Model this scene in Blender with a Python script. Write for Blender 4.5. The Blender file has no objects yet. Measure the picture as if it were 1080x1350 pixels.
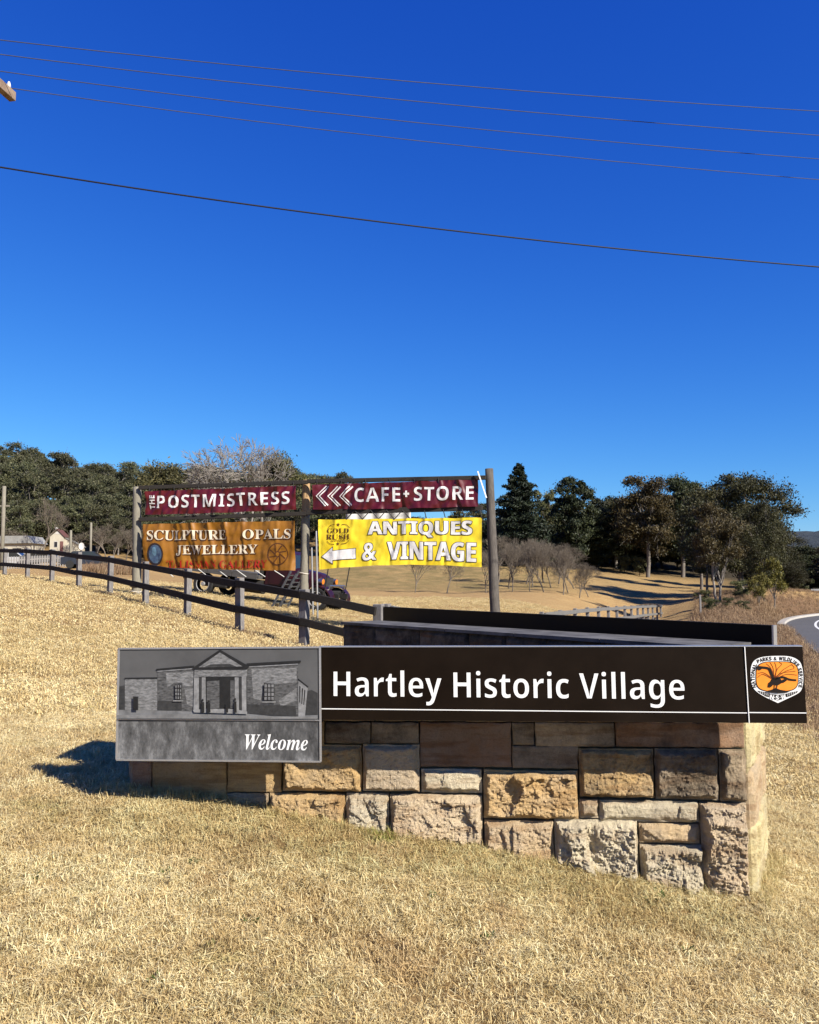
import bpy, bmesh, math, random
import numpy as np
from mathutils import Vector, Matrix, noise as mn

R = math.radians
SC = bpy.context.scene
C = SC.collection
rnd = random.Random(7)

# ------------------------------------------------------------------ camera
FPX = 1081.0
CAMZ = 1.55
PITCH = math.atan(92.0 / FPX)
ROLL = 0.0095
_r0 = Vector((1, 0, 0)); _u0 = Vector((0, -math.sin(PITCH), math.cos(PITCH)))
FWD = Vector((0, math.cos(PITCH), math.sin(PITCH)))
RGT = _r0 * math.cos(ROLL) - _u0 * math.sin(ROLL)
UPV = _u0 * math.cos(ROLL) + _r0 * math.sin(ROLL)
EYE = Vector((0, 0, CAMZ))
cam_d = bpy.data.cameras.new("camera")
cam = bpy.data.objects.new("camera", cam_d); C.objects.link(cam); SC.camera = cam
cam_d.sensor_fit = 'HORIZONTAL'; cam_d.sensor_width = 36; cam_d.lens = 36 * FPX / 1080
cam_d.clip_start = 0.05; cam_d.clip_end = 20000
cam.matrix_world = Matrix(((RGT.x, UPV.x, -FWD.x, EYE.x), (RGT.y, UPV.y, -FWD.y, EYE.y), (RGT.z, UPV.z, -FWD.z, EYE.z), (0, 0, 0, 1)))

# ------------------------------------------------------------------ light
SUN_AZ, SUN_EL = 47.0, 35.0        # azimuth measured from straight behind the camera towards the right
world = bpy.data.worlds.new("World"); SC.world = world; world.use_nodes = True
wn = world.node_tree; wn.nodes.clear()
sky = wn.nodes.new('ShaderNodeTexSky'); sky.sky_type = 'NISHITA'; sky.sun_disc = False
sky.sun_elevation = R(SUN_EL); sky.sun_rotation = R(180 - SUN_AZ)
sky.altitude = 900; sky.air_density = 1.1; sky.dust_density = 0.12; sky.ozone_density = 2.6
EXPOSURE = 1.12
SKY_K = 1 / 2 ** EXPOSURE
sc0 = wn.nodes.new('ShaderNodeVectorMath'); sc0.operation = 'SCALE'; sc0.inputs['Scale'].default_value = 0.105
sep = wn.nodes.new('ShaderNodeSeparateColor'); com = wn.nodes.new('ShaderNodeCombineColor')
wn.links.new(sky.outputs[0], sc0.inputs[0]); wn.links.new(sc0.outputs[0], sep.inputs[0])
for ch, (g_, a_) in enumerate(((1.75, .80), (1.28, .97), (.66, 1.20))):     # the camera's deep, saturated rendering of the whole sky
    pw = wn.nodes.new('ShaderNodeMath'); pw.operation = 'POWER'; pw.inputs[1].default_value = g_
    ml = wn.nodes.new('ShaderNodeMath'); ml.operation = 'MULTIPLY'; ml.inputs[1].default_value = a_ * SKY_K * 10
    wn.links.new(sep.outputs[ch], pw.inputs[0]); wn.links.new(pw.outputs[0], ml.inputs[0]); wn.links.new(ml.outputs[0], com.inputs[ch])
bg = wn.nodes.new('ShaderNodeBackground'); bg.inputs['Strength'].default_value = 0.1
wo = wn.nodes.new('ShaderNodeOutputWorld')
wn.links.new(com.outputs[0], bg.inputs[0]); wn.links.new(bg.outputs[0], wo.inputs[0])
sun_d = bpy.data.lights.new("sun", 'SUN'); sun_d.energy = 5.0; sun_d.angle = R(0.5); sun_d.color = (1, .93, .82)
sun = bpy.data.objects.new("sun", sun_d); C.objects.link(sun)
SUNV = Vector((math.sin(R(SUN_AZ)) * math.cos(R(SUN_EL)), -math.cos(R(SUN_AZ)) * math.cos(R(SUN_EL)), math.sin(R(SUN_EL))))
sun.rotation_euler = SUNV.to_track_quat('Z', 'Y').to_euler()
sun.location = (20, -20, 30)
SC.view_settings.view_transform = 'Standard'; SC.view_settings.look = 'None'
SC.view_settings.exposure = EXPOSURE; SC.view_settings.gamma = 1.0; SC.view_settings.use_curve_mapping = False
SC.render.engine = 'CYCLES'
SC.cycles.max_bounces = 6; SC.cycles.diffuse_bounces = 3; SC.cycles.transparent_max_bounces = 4
SC.cycles.use_denoising = True

# ------------------------------------------------------------------ projection helpers (photo 1080x1350 -> place)
def ray(px, py):
    return FWD * FPX + RGT * (px - 540) - UPV * (py - 675)
def at(px, py, Y):
    d = ray(px, py); return EYE + d * (Y / d.y)
class Pl:                                   # a vertical plane through p with horizontal direction u
    def __init__(s, p, u):
        s.o = Vector(p); s.u = Vector((u[0], u[1], 0)).normalized(); s.v = Vector((0, 0, 1))
        s.n = Vector((s.u.y, -s.u.x, 0))    # towards the viewer when u points right
    def off(s, d): return Pl(s.o + s.n * d, s.u)
    def hit(s, px, py):
        d = ray(px, py); t = (s.o - EYE).dot(s.n) / d.dot(s.n); return EYE + d * t
    def uv(s, px, py):
        p = s.hit(px, py) - s.o; return (p.dot(s.u), p.z)
    def pt(s, u, v, d=0): return s.o + s.u * u + s.v * v + s.n * d

# ------------------------------------------------------------------ object helpers
def obj(name, verts, faces, mat=None, parent=None, label=None, cat=None, group=None, kind=None, smooth=False):
    if isinstance(verts, bpy.types.Mesh): me = verts
    else:
        me = bpy.data.meshes.new(name); me.from_pydata([tuple(v) for v in verts], [], faces)
    o = bpy.data.objects.new(name, me); C.objects.link(o)
    if mat and not me.materials:
        for m_ in (mat if isinstance(mat, (list, tuple)) else [mat]): me.materials.append(m_)
    if smooth: me.polygons.foreach_set('use_smooth', [True] * len(me.polygons))
    if parent: o.parent = parent
    tag(o, label, cat, group, kind)
    return o
def tag(o, label=None, cat=None, group=None, kind=None):
    if label: o['label'] = label
    if cat: o['category'] = cat
    if group: o['group'] = group
    if kind: o['kind'] = kind
def empty(name, loc, label, cat, group=None, mw=None):
    o = bpy.data.objects.new(name, None); C.objects.link(o); o.empty_display_size = .1
    if mw is not None: o.matrix_world = mw
    else: o.location = loc
    tag(o, label, cat, group); return o
def copy_tree(o, parent=None):
    c = o.copy(); C.objects.link(c)
    if parent: c.parent = parent
    for ch in list(o.children): copy_tree(ch, c)
    return c

class MB:                                    # mesh collector
    def __init__(s): s.v = []; s.f = []
    def add(s, vs, fs):
        b = len(s.v); s.v += [Vector(v) for v in vs]; s.f += [tuple(i + b for i in f) for f in fs]; return s
    def box(s, c, d, M=None, bev=0.0):
        hx, hy, hz = d[0] / 2, d[1] / 2, d[2] / 2
        if bev > 0:
            bm = bmesh.new(); bmesh.ops.create_cube(bm, size=1)
            for v in bm.verts: v.co = Vector((v.co.x * d[0], v.co.y * d[1], v.co.z * d[2]))
            bmesh.ops.bevel(bm, geom=bm.edges[:], offset=bev, segments=2, affect='EDGES', profile=.5)
            bm.verts.index_update()
            vs = [v.co.copy() for v in bm.verts]; fs = [tuple(v.index for v in f.verts) for f in bm.faces]; bm.free()
        else:
            vs = [Vector((x, y, z)) for x in (-hx, hx) for y in (-hy, hy) for z in (-hz, hz)]
            fs = [(0, 1, 3, 2), (4, 6, 7, 5), (0, 4, 5, 1), (2, 3, 7, 6), (0, 2, 6, 4), (1, 5, 7, 3)]
        if M is not None: vs = [M @ v for v in vs]
        return s.add([v + Vector(c) for v in vs], fs)
    def bar(s, a, b, w, h, bev=0.0):           # rectangular beam from a to b; w across (horizontal), h vertical
        a = Vector(a); b = Vector(b); x = b - a; L = x.length; x.normalize()
        up = Vector((0, 0, 1)) if abs(x.z) < .95 else Vector((0, -1, 0))
        y = up.cross(x).normalized(); z = x.cross(y)
        M = Matrix((x, y, z)).transposed()
        return s.box((a + b) / 2, (L, w, h), M, bev)
    def tube(s, pts, rad, n=8, cap=True):
        pts = [Vector(p) for p in pts]
        if not hasattr(rad, '__len__'): rad = [rad] * len(pts)
        vs = []; fs = []; ref = None
        for i, p in enumerate(pts):
            t = (pts[min(i + 1, len(pts) - 1)] - pts[max(i - 1, 0)]).normalized()
            if ref is None: ref = Vector((0, 0, 1)) if abs(t.z) < .9 else Vector((1, 0, 0))
            a = t.cross(ref).normalized(); b = t.cross(a); ref = -b.cross(t).normalized() if False else ref
            for k in range(n):
                w = 2 * math.pi * k / n
                vs.append(p + (a * math.cos(w) + b * math.sin(w)) * rad[i])
        for i in range(len(pts) - 1):
            for k in range(n):
                k2 = (k + 1) % n
                fs.append((i * n + k, i * n + k2, (i + 1) * n + k2, (i + 1) * n + k))
        if cap: fs.append(tuple(range(n - 1, -1, -1))); fs.append(tuple((len(pts) - 1) * n + k for k in range(n)))
        return s.add(vs, fs)
    def prism(s, poly, y0, y1, M=None):        # poly in xz plane extruded along y
        n = len(poly)
        vs = [Vector((p[0], y0, p[1])) for p in poly] + [Vector((p[0], y1, p[1])) for p in poly]
        fs = [tuple(range(n)), tuple(range(2 * n - 1, n - 1, -1))] + [(i, i + n, (i + 1) % n + n, (i + 1) % n) for i in range(n)]
        if M is not None: vs = [M @ v for v in vs]
        return s.add(vs, fs)
    def o(s, name, mat=None, parent=None, **k): return obj(name, s.v, s.f, mat, parent, **k)

# ------------------------------------------------------------------ materials
class NT:
    def __init__(s, name):
        s.m = bpy.data.materials.new(name); s.m.use_nodes = True; s.t = s.m.node_tree; s.t.nodes.clear()
        s.out = s.n('ShaderNodeOutputMaterial'); s.b = s.n('ShaderNodeBsdfPrincipled'); s.l(s.b.outputs[0], s.out.inputs[0])
        s.b.inputs['Specular IOR Level'].default_value = .3
    def n(s, ty, **k):
        n = s.t.nodes.new(ty)
        for a, v in k.items():
            if a.startswith('i_'): n.inputs[a[2:].replace('_', ' ')].default_value = v
            else: setattr(n, a, v)
        return n
    def l(s, a, b): s.t.links.new(a, b)
    def noise(s, scale, detail=6, rough=.6, vec=None, dim=None):
        n = s.n('ShaderNodeTexNoise'); n.inputs['Scale'].default_value = scale; n.inputs['Detail'].default_value = detail; n.inputs['Roughness'].default_value = rough
        if vec is not None: s.l(vec, n.inputs['Vector'])
        return n.outputs['Fac']
    def ramp(s, fac, stops, interp='LINEAR'):
        r = s.n('ShaderNodeValToRGB'); r.color_ramp.interpolation = interp
        e = r.color_ramp.elements
        while len(e) < len(stops): e.new(.5)
        for i, (p, c) in enumerate(stops):
            e[i].position = p; e[i].color = (*c, 1) if hasattr(c, '__len__') else (c, c, c, 1)
        s.l(fac, r.inputs[0]); return r.outputs[0]
    def mix(s, f, a, b, mode='MIX'):
        m = s.n('ShaderNodeMix', data_type='RGBA', blend_type=mode)
        for inp, v in ((0, f), (6, a), (7, b)):
            if isinstance(v, bpy.types.NodeSocket): s.l(v, m.inputs[inp])
            else: m.inputs[inp].default_value = v if not hasattr(v, '__len__') else (*v, 1)
        return m.outputs[2]
    def math(s, op, a, b=0.0):
        m = s.n('ShaderNodeMath', operation=op)
        for i, v in ((0, a), (1, b)):
            if isinstance(v, bpy.types.NodeSocket): s.l(v, m.inputs[i])
            else: m.inputs[i].default_value = v
        return m.outputs[0]
    def pos(s, scale=(1, 1, 1), local=False):
        if local: src = s.n('ShaderNodeTexCoord').outputs['Object']
        else: src = s.n('ShaderNodeNewGeometry').outputs['Position']
        mp = s.n('ShaderNodeMapping'); mp.inputs['Scale'].default_value = scale; s.l(src, mp.inputs[0]); return mp.outputs[0]
    def bump(s, h, strength=.5, dist=.01):
        b = s.n('ShaderNodeBump'); b.inputs['Strength'].default_value = strength; b.inputs['Distance'].default_value = dist
        s.l(h, b.inputs['Height']); s.l(b.outputs[0], s.b.inputs['Normal'])
    def col(s, c):
        if isinstance(c, bpy.types.NodeSocket): s.l(c, s.b.inputs['Base Color'])
        else: s.b.inputs['Base Color'].default_value = (*c, 1)
    def rough(s, r): s.b.inputs['Roughness'].default_value = r

def simple(name, c1, c2=None, scale=20, rough=.6, bump=0, bd=.005, metal=0, stretch=(1, 1, 1), local=True, spec=.3):
    t = NT(name); c2 = c2 or tuple(min(1, x * 1.25) for x in c1)
    v = t.pos(stretch, local)
    f = t.noise(scale, 6, .65, v)
    t.col(t.ramp(f, [(.3, c1), (.7, c2)])); t.rough(rough); t.b.inputs['Metallic'].default_value = metal
    t.b.inputs['Specular IOR Level'].default_value = spec
    if bump: t.bump(f, bump, bd)
    return t.m
def flat(name, c, rough=.5, spec=.3):
    t = NT(name); t.col(c); t.rough(rough); t.b.inputs['Specular IOR Level'].default_value = spec; return t.m

M = {}
M['silver'] = simple('brushed_aluminium', (.55, .55, .55), (.7, .7, .7), 40, .35, metal=.8, stretch=(1, 1, 6))
def panel_black(name, base):
    t = NT(name); v = t.pos((1, 1, 1), True)
    f = t.noise(3, 8, .7, v); f2 = t.noise(160, 3, .6, v)
    c = t.ramp(f, [(.35, base), (.75, tuple(x * 1.7 for x in base))])
    dust = t.ramp(f2, [(.72, (0, 0, 0)), (.82, (.5, .5, .5))])
    t.col(t.mix(t.math('MULTIPLY', dust, .12), c, (.2, .17, .13)))
    r = t.ramp(f, [(.3, (.38,) * 3), (.7, (.55,) * 3)]); t.l(r, t.b.inputs['Roughness'])
    t.b.inputs['Specular IOR Level'].default_value = .12
    return t.m
M['panel'] = panel_black('dark_brown_sign_vinyl', (.0065, .0033, .0012))
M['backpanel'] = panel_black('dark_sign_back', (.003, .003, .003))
M['white_vinyl'] = flat('white_vinyl', (.82, .82, .80), .4)
M['orange_vinyl'] = simple('orange_vinyl', (.85, .25, .02), (.95, .33, .04), 8, .4)
M['dark_vinyl'] = flat('dark_vinyl', (.012, .008, .006), .4)
M['brown_vinyl'] = flat('brown_vinyl', (.22, .05, .008), .4)

# weathered timber
def timber(name, a, b, sc=(3, 3, .5), bs=.5):
    t = NT(name); v = t.pos(sc, True)
    f = t.noise(14, 8, .7, v); f2 = t.noise(2.2, 4, .6, t.pos((1, 1, 1), True))
    c = t.ramp(f, [(.3, a), (.7, b)]); t.col(t.mix(t.math('MULTIPLY', f2, .5), c, tuple(x * .45 for x in a)))
    t.rough(.85); t.bump(f, bs, .006); return t.m
M['post'] = timber('weathered_grey_post_timber', (.13, .12, .115), (.33, .31, .30), (3, 3, .45))
M['rail'] = timber('black_painted_rail_timber', (.005, .004, .004), (.035, .028, .023), (.5, 3, 3))
M['rail_grey'] = timber('grey_rail_timber', (.10, .10, .095), (.26, .25, .24), (.5, 3, 3))
M['pole'] = timber('round_pole_timber', (.17, .155, .12), (.36, .33, .26), (4, 4, .35))
M['pole_dark'] = timber('dark_round_pole_timber', (.05, .043, .037), (.20, .175, .15), (4, 4, .35))
M['pole_tan'] = timber('tan_pole_top', (.40, .24, .11), (.62, .42, .22), (4, 4, .35))
M['beam'] = timber('dark_beam_timber', (.02, .017, .014), (.06, .05, .04), (.5, 3, 3))

# sandstone; obj.color gives each block its own tint, alpha gives the dark staining and the wing's painted shade
def stone_mat():
    t = NT('rock_faced_sandstone'); oi = t.n('ShaderNodeObjectInfo')
    g = t.pos((1, 1, 1)); ws = t.n('ShaderNodeVectorMath', operation='ADD')
    t.l(g, ws.inputs[0]); sc = t.n('ShaderNodeVectorMath', operation='SCALE'); t.l(oi.outputs['Location'], sc.inputs[0]); sc.inputs['Scale'].default_value = 3.1
    t.l(sc.outputs[0], ws.inputs[1]); v = ws.outputs[0]
    vein = t.noise(5, 8, .7, v)
    mpb = t.n('ShaderNodeMapping'); mpb.inputs['Scale'].default_value = (1.6, 1.6, 11); mpb.inputs['Rotation'].default_value = (.1, .25, 0); t.l(v, mpb.inputs[0])
    band = t.noise(2.0, 5, .6, mpb.outputs[0])
    fine = t.noise(70, 8, .75, v); fine2 = t.noise(260, 4, .7, v)
    c = t.mix(t.ramp(vein, [(.35, 0), (.7, 1)]), oi.outputs['Color'], (.58, .50, .40), 'MIX')
    c = t.mix(.55, oi.outputs['Color'], c)
    c = t.mix(t.ramp(band, [(.5, 0), (.62, .75)]), c, t.mix(.6, oi.outputs['Color'], (.30, .13, .04)))
    c = t.mix(t.ramp(fine, [(.3, (.35,) * 3), (.5, (0, 0, 0))]), c, (.16, .12, .08))
    c = t.mix(.3, c, t.mix(1, c, t.ramp(fine2, [(.3, (.3,) * 3), (.7, (1.0,) * 3)]), 'MULTIPLY'))
    st = t.noise(2.6, 7, .75, v)
    sm = t.math('GREATER_THAN', 1.0, 0.0)
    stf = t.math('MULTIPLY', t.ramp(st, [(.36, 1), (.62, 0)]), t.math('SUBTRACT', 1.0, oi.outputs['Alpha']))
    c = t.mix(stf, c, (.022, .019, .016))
    t.col(c); t.rough(.9)
    h = t.math('ADD', t.math('MULTIPLY', fine, 1.0), t.math('MULTIPLY', fine2, .5))
    t.bump(h, 1.0, .02); return t.m
M['stone'] = stone_mat()
M['mortar'] = simple('dark_mortar', (.12, .10, .075), (.24, .20, .15), 60, .95, .6, .004)
M['cap'] = simple('weathered_concrete_cap', (.04, .038, .036), (.17, .165, .16), 5, .85, .5, .004)

# ground
ROADPTS = [(5.0, -60), (6.3, -20), (7.2, -5), (7.8, 3), (8.8, 11), (11.2, 20), (14.8, 30), (18.6, 40), (22.2, 49), (26.8, 57), (33.0, 63.5), (42, 69), (56, 73), (80, 76), (120, 76), (200, 70)]
def smooth_poly(pts, n=6):
    out = []
    P = [Vector(p).to_3d() for p in pts]
    for i in range(len(P) - 1):
        p0 = P[max(i - 1, 0)]; p1 = P[i]; p2 = P[i + 1]; p3 = P[min(i + 2, len(P) - 1)]
        for k in range(n):
            t = k / n
            out.append(.5 * ((2 * p1) + (-p0 + p2) * t + (2 * p0 - 5 * p1 + 4 * p2 - p3) * t * t + (-p0 + 3 * p1 - 3 * p2 + p3) * t ** 3))
    out.append(P[-1]); return out
ROAD = smooth_poly(ROADPTS)
ROADW = 8.2
RA = np.array([(p.x, p.y) for p in ROAD])
RT = np.gradient(RA, axis=0); RT /= np.linalg.norm(RT, axis=1)[:, None]
RN = np.stack([RT[:, 1], -RT[:, 0]], 1)           # to the right of travel
RC = RA + RN * (ROADW / 2)                        # road centre line
def road_dist(x, y):                              # distance from centre line (vectorised)
    P = np.stack([np.ravel(x), np.ravel(y)], 1); best = np.full(len(P), 1e9)
    for i in range(len(RC) - 1):
        a = RC[i]; d = RC[i + 1] - a; L = (d * d).sum()
        t = np.clip(((P - a) @ d) / L, 0, 1); q = a + t[:, None] * d
        best = np.minimum(best, np.hypot(*(P - q).T))
    return best.reshape(np.shape(x))
RZ = -1.22

# control points of the land: (px, py, distance)
WALL = Pl(at(985, 1000, 4.0), (math.cos(R(5.2)), -math.sin(R(5.2)), 0))
WALL.o.z = 0
ctl = []
for px, py in [(985, 1178), (925, 1168), (845, 1154), (730, 1128), (640, 1108), (515, 1090), (440, 1077), (355, 1060), (260, 1046), (178, 1033)]:
    ctl.append(WALL.hit(px, py + 9))
for px, py, Y in [(1010, 1122, 4.8), (50, 990, 5.0), (0, 1020, 4.6), (0, 900, 8.5), (60, 1150, 3.5), (150, 900, 9), (300, 870, 11),
                  (401, 854, 16.4), (316, 833, 17.8), (247, 813, 19.8), (192, 796.5, 22.3), (145, 783, 24.6), (104, 775, 26.8), (68, 767, 29), (36, 763, 31.0), (8, 759.5, 33),
                  (446, 806, 32.3), (278, 784, 33.2), (150, 765, 42), (60, 756, 60), (0, 752, 70), (110, 748, 72), (200, 755, 70), (330, 768, 60),
                  (600, 800, 37), (691, 800, 40), (760, 800, 50), (800, 803, 60), (546, 781, 70), (640, 781, 70), (675, 780, 68), (736, 783, 64),
                  (400, 765, 90), (500, 744, 104), (580, 744, 108), (640, 744, 108), (700, 746, 108), (760, 751, 110), (850, 757, 112), (915, 762, 112),
                  (700, 770, 84), (780, 770, 86), (850, 776, 88), (830, 795, 72), (900, 800, 64), (905, 812, 57), (948, 806, 55),
                  (1005, 779, 56), (985, 790, 53), (965, 800, 50), (940, 830, 42),
                  (100, 738, 90), (0, 735, 95), (200, 740, 100), (300, 745, 105),
                  (-60, 648, 205), (20, 652, 200), (100, 664, 192), (180, 676, 185), (300, 678, 180), (400, 685, 180), (500, 690, 200), (650, 705, 260),
                  (-300, 640, 205), (-600, 650, 200),
                  (850, 712, 330), (960, 722, 330)]:
    ctl.append(at(px, py, Y))
for (pxt, Y, yt) in [(500, 16, 797), (610, 20, 810), (687, 25, 809), (738, 30, 804), (789, 37.5, 800), (830, 47, 798), (868, 62, 797)]:
    p = at(pxt, yt, Y); p.z -= 1.15; ctl.append(p)
for p in [(0, 0, .02), (-1.5, 2.5, .27), (1.3, 2.5, -.06), (0.2, 2.6, .10), (-3, 0, .35), (3, 0, -.35), (0, -6, -.35), (4.2, 4, -.42), (-6, -6, .3), (5.5, 12, -.7), (4, 8, -.4), (5.8, 0, -.85),
          (0, 7, .22), (0, 11, .10), (9, 22, -1.15), (12, 30, -1.2), (6.9, 20, -.95),
          (-12, 5, 1.7), (-20, 15, 2.6), (-30, 30, 4.0), (-60, 60, 7), (-40, -30, 3), (0, -40, -1), (20, -30, -3), (40, 10, -3), (40, 40, -2.2), (60, 55, -2.8), (80, 100, -6),
          (60, 90, -3), (90, 60, -5), (120, 150, -10), (-150, 0, 12), (0, -200, 0), (200, 0, -12), (-200, 200, 50), (-250, 100, 40)]:
    ctl.append(Vector(p))
for a in range(0, 360, 20):
    for rr, z in ((600, 14), (1400, 20), (4000, 30)):
        x = math.sin(R(a)) * rr; y = math.cos(R(a)) * rr
        zz = z
        if 8 < a < 110: zz = {600: -14, 1400: -10, 4000: 10}[rr]
        elif rr == 600 and (a > 300 or a <= 8): zz = 24
        ctl.append(Vector((x, y, zz)))
CP = np.array([tuple(p) for p in ctl])
def warp(x, y):
    r = np.hypot(x, y) + 1e-6; k = np.arcsinh(r / 9.0) / r * 9.0
    return np.stack([x * k, y * k], -1)
def tps(r2): return np.where(r2 > 1e-12, .5 * r2 * np.log(r2 + 1e-12), 0)
Q = warp(CP[:, 0], CP[:, 1]); n_ = len(Q)
K = tps(((Q[:, None] - Q[None]) ** 2).sum(-1)) + np.eye(n_) * 0.15
Pm = np.hstack([np.ones((n_, 1)), Q])
A_ = np.zeros((n_ + 3, n_ + 3)); A_[:n_, :n_] = K; A_[:n_, n_:] = Pm; A_[n_:, :n_] = Pm.T
W_ = np.linalg.solve(A_, np.concatenate([CP[:, 2], np.zeros(3)]))
def H(x, y, bumps=True):
    x = np.asarray(x, float); y = np.asarray(y, float); sh = x.shape
    xr = x.ravel(); yr = y.ravel(); z = np.empty(len(xr))
    for i in range(0, len(xr), 20000):
        q = warp(xr[i:i + 20000], yr[i:i + 20000])
        r2 = ((q[:, None] - Q[None]) ** 2).sum(-1)
        z[i:i + 20000] = tps(r2) @ W_[:n_] + W_[n_] + q @ W_[n_ + 1:]
    if bumps:
        r = np.hypot(xr, yr)
        z += .012 * np.sin(xr * 2.1 + 1.3 * np.sin(yr * 1.7)) * np.sin(yr * 2.6 + xr * .8) * np.clip(r / 4, .3, 3)
    d = road_dist(xr, yr)
    k = np.clip((d - ROADW / 2 - .35) / 3.2, 0, 1); k = k * k * (3 - 2 * k)
    near = np.hypot(xr, yr) < 260
    z = np.where(near, (RZ - .14) * (1 - k) + z * k, z)
    return z.reshape(sh)
def Hs(x, y): return float(H(np.array([x]), np.array([y]))[0])

# ground colour zones (what grows there): green = greener grass, litter = forest floor, brown = dry weeds
def ground_mat():
    t = NT('dry_winter_grass'); v = t.pos((1, 1, 1))
    big = t.noise(.12, 5, .6, v); mid = t.noise(.9, 6, .65, v); fine = t.noise(9, 8, .75, v); vf = t.noise(55, 6, .8, v)
    at_g = t.n('ShaderNodeAttribute', attribute_name='green').outputs['Fac']
    at_l = t.n('ShaderNodeAttribute', attribute_name='litter').outputs['Fac']
    at_b = t.n('ShaderNodeAttribute', attribute_name='weedy').outputs['Fac']
    c = t.ramp(fine, [(.28, (.20, .12, .05)), (.5, (.46, .31, .135)), (.72, (.62, .46, .22))])
    c = t.mix(t.ramp(mid, [(.38, .0), (.68, .55)]), c, (.36, .20, .085))
    c = t.mix(t.ramp(vf, [(.25, .7), (.48, 0)]), c, (.16, .10, .04))
    gf = t.math('MULTIPLY', t.ramp(t.noise(.5, 6, .7, v), [(.35, .25), (.6, 1)]), at_g)
    c = t.mix(gf, c, t.ramp(fine, [(.3, (.05, .05, .018)), (.7, (.22, .19, .075))]))
    c = t.mix(at_b, c, t.ramp(fine, [(.3, (.06, .03, .017)), (.7, (.27, .17, .095))]))
    c = t.mix(at_l, c, t.ramp(fine, [(.3, (.02, .017, .01)), (.7, (.09, .07, .04))]))
    t.col(c); t.rough(.95); t.b.inputs['Specular IOR Level'].default_value = .1
    t.bump(t.math('ADD', fine, vf), .9, .05); return t.m
M['ground'] = ground_mat()

def band(x, a, b, s):  # soft box
    return 1 / (1 + np.exp(-(x - a) / s)) * 1 / (1 + np.exp((x - b) / s))
def zones(X, Y):
    px = 540 + FPX * X / np.maximum(Y, .1)
    d = road_dist(X, Y) - ROADW / 2
    litter = band(Y, 104, 1e9, 3) * band(px, -2000, 420, 30) + band(Y, 111, 1e9, 2) * (px > 420) + (Y < -60) * .5
    litter = np.clip(litter + band(Y, 64, 400, 5) * band(px, 960, 3000, 15) * (d > 6), 0, 1)
    green = band(Y, 72, 112, 2) * .75 * band(px, 330, 745, 20) + band(Y, 84, 112, 3) * .3 * band(px, 745, 1000, 20)
    green += 0.42 * np.exp(-((X + .4) ** 2 / 1.2 + (Y - 3.95) ** 2 / .06)) + .30 * np.exp(-((X - 1.0) ** 2 / .5 + (Y - 3.75) ** 2 / .04))
    weedy = .55 * band(Y, 42, 66, 2) * band(px, 905, 1100, 12) + (d < 2.6) * (Y > 6) * .6 + band(Y, 55, 66, 3) * band(px, 110, 185, 8) * .6
    return np.clip(green, 0, 1), litter, np.clip(weedy, 0, 1)

# polar sheet: fine in front of the camera, reaching the horizon
rings = np.concatenate([np.linspace(.15, 2, 6), np.geomspace(2.2, 320, 230), np.geomspace(340, 9000, 40)])
angs = np.concatenate([np.linspace(-40, 40, 321), np.linspace(42, 318, 100)])
ang = np.radians(angs); na = len(ang)
GX = rings[:, None] * np.sin(ang)[None]; GY = rings[:, None] * np.cos(ang)[None]
GZ = H(GX, GY)
vs = np.stack([GX, GY, GZ], -1).reshape(-1, 3)
i = np.arange(len(rings) - 1)[:, None] * na; j = np.arange(na)[None]; j2 = (j + 1) % na
fs = np.stack([i + j, i + j2, i + na + j2, i + na + j], -1).reshape(-1, 4)
def np_mesh(name, verts, faces):
    me = bpy.data.meshes.new(name); me.vertices.add(len(verts)); me.vertices.foreach_set('co', np.asarray(verts, np.float32).ravel())
    k = faces.shape[1]; me.loops.add(len(faces) * k); me.loops.foreach_set('vertex_index', faces.astype(np.int32).ravel())
    me.polygons.add(len(faces)); me.polygons.foreach_set('loop_start', np.arange(len(faces), dtype=np.int32) * k)
    me.update(calc_edges=True); return me
gm = np_mesh('ground', vs, fs)
cen = bpy.data.meshes
ctr = len(vs)
g_, l_, w_ = zones(GX.ravel(), GY.ravel())
for nm, arr in (('green', g_), ('litter', l_), ('weedy', w_)):
    a = gm.attributes.new(nm, 'FLOAT', 'POINT'); a.data.foreach_set('value', arr.astype(np.float32))
gm.polygons.foreach_set('use_smooth', [True] * len(gm.polygons))
obj('ground', gm, None, M['ground'], kind='structure', label='dry straw coloured grassy hillside sloping down to the road')

# ------------------------------------------------------------------ road
def strip(name, d0, d1, z0, z1, mat, i0=0, i1=None, z0b=None, **k):
    pts = ROAD[i0:i1]; vs = []; fs = []
    for q in range(len(pts)):
        b = RA[i0 + q]; nn = RN[i0 + q]
        vs += [(b[0] + nn[0] * d0, b[1] + nn[1] * d0, z0), (b[0] + nn[0] * d1, b[1] + nn[1] * d1, z1)]
    for q in range(len(pts) - 1): fs.append((2 * q, 2 * q + 1, 2 * q + 3, 2 * q + 2))
    return obj(name, vs, fs, mat, **k)
def asphalt():
    t = NT('asphalt'); v = t.pos(); f = t.noise(120, 4, .8, v); g = t.noise(.5, 5, .6, v)
    c = t.ramp(f, [(.3, (.045, .045, .047)), (.7, (.12, .12, .12))]); t.col(t.mix(t.math('MULTIPLY', g, .4), c, (.16, .15, .14))); t.rough(.85); t.bump(f, .5, .006); return t.m
M['asphalt'] = asphalt()
M['kerb'] = simple('concrete_kerb', (.30, .28, .25), (.46, .43, .38), 6, .85, .3, local=False)
M['paint'] = simple('road_paint', (.62, .62, .6), (.78, .78, .76), 12, .7, local=False)
strip('road', 0, ROADW, RZ, RZ, M['asphalt'], kind='structure', label='grey asphalt road curving away at the right')
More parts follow.
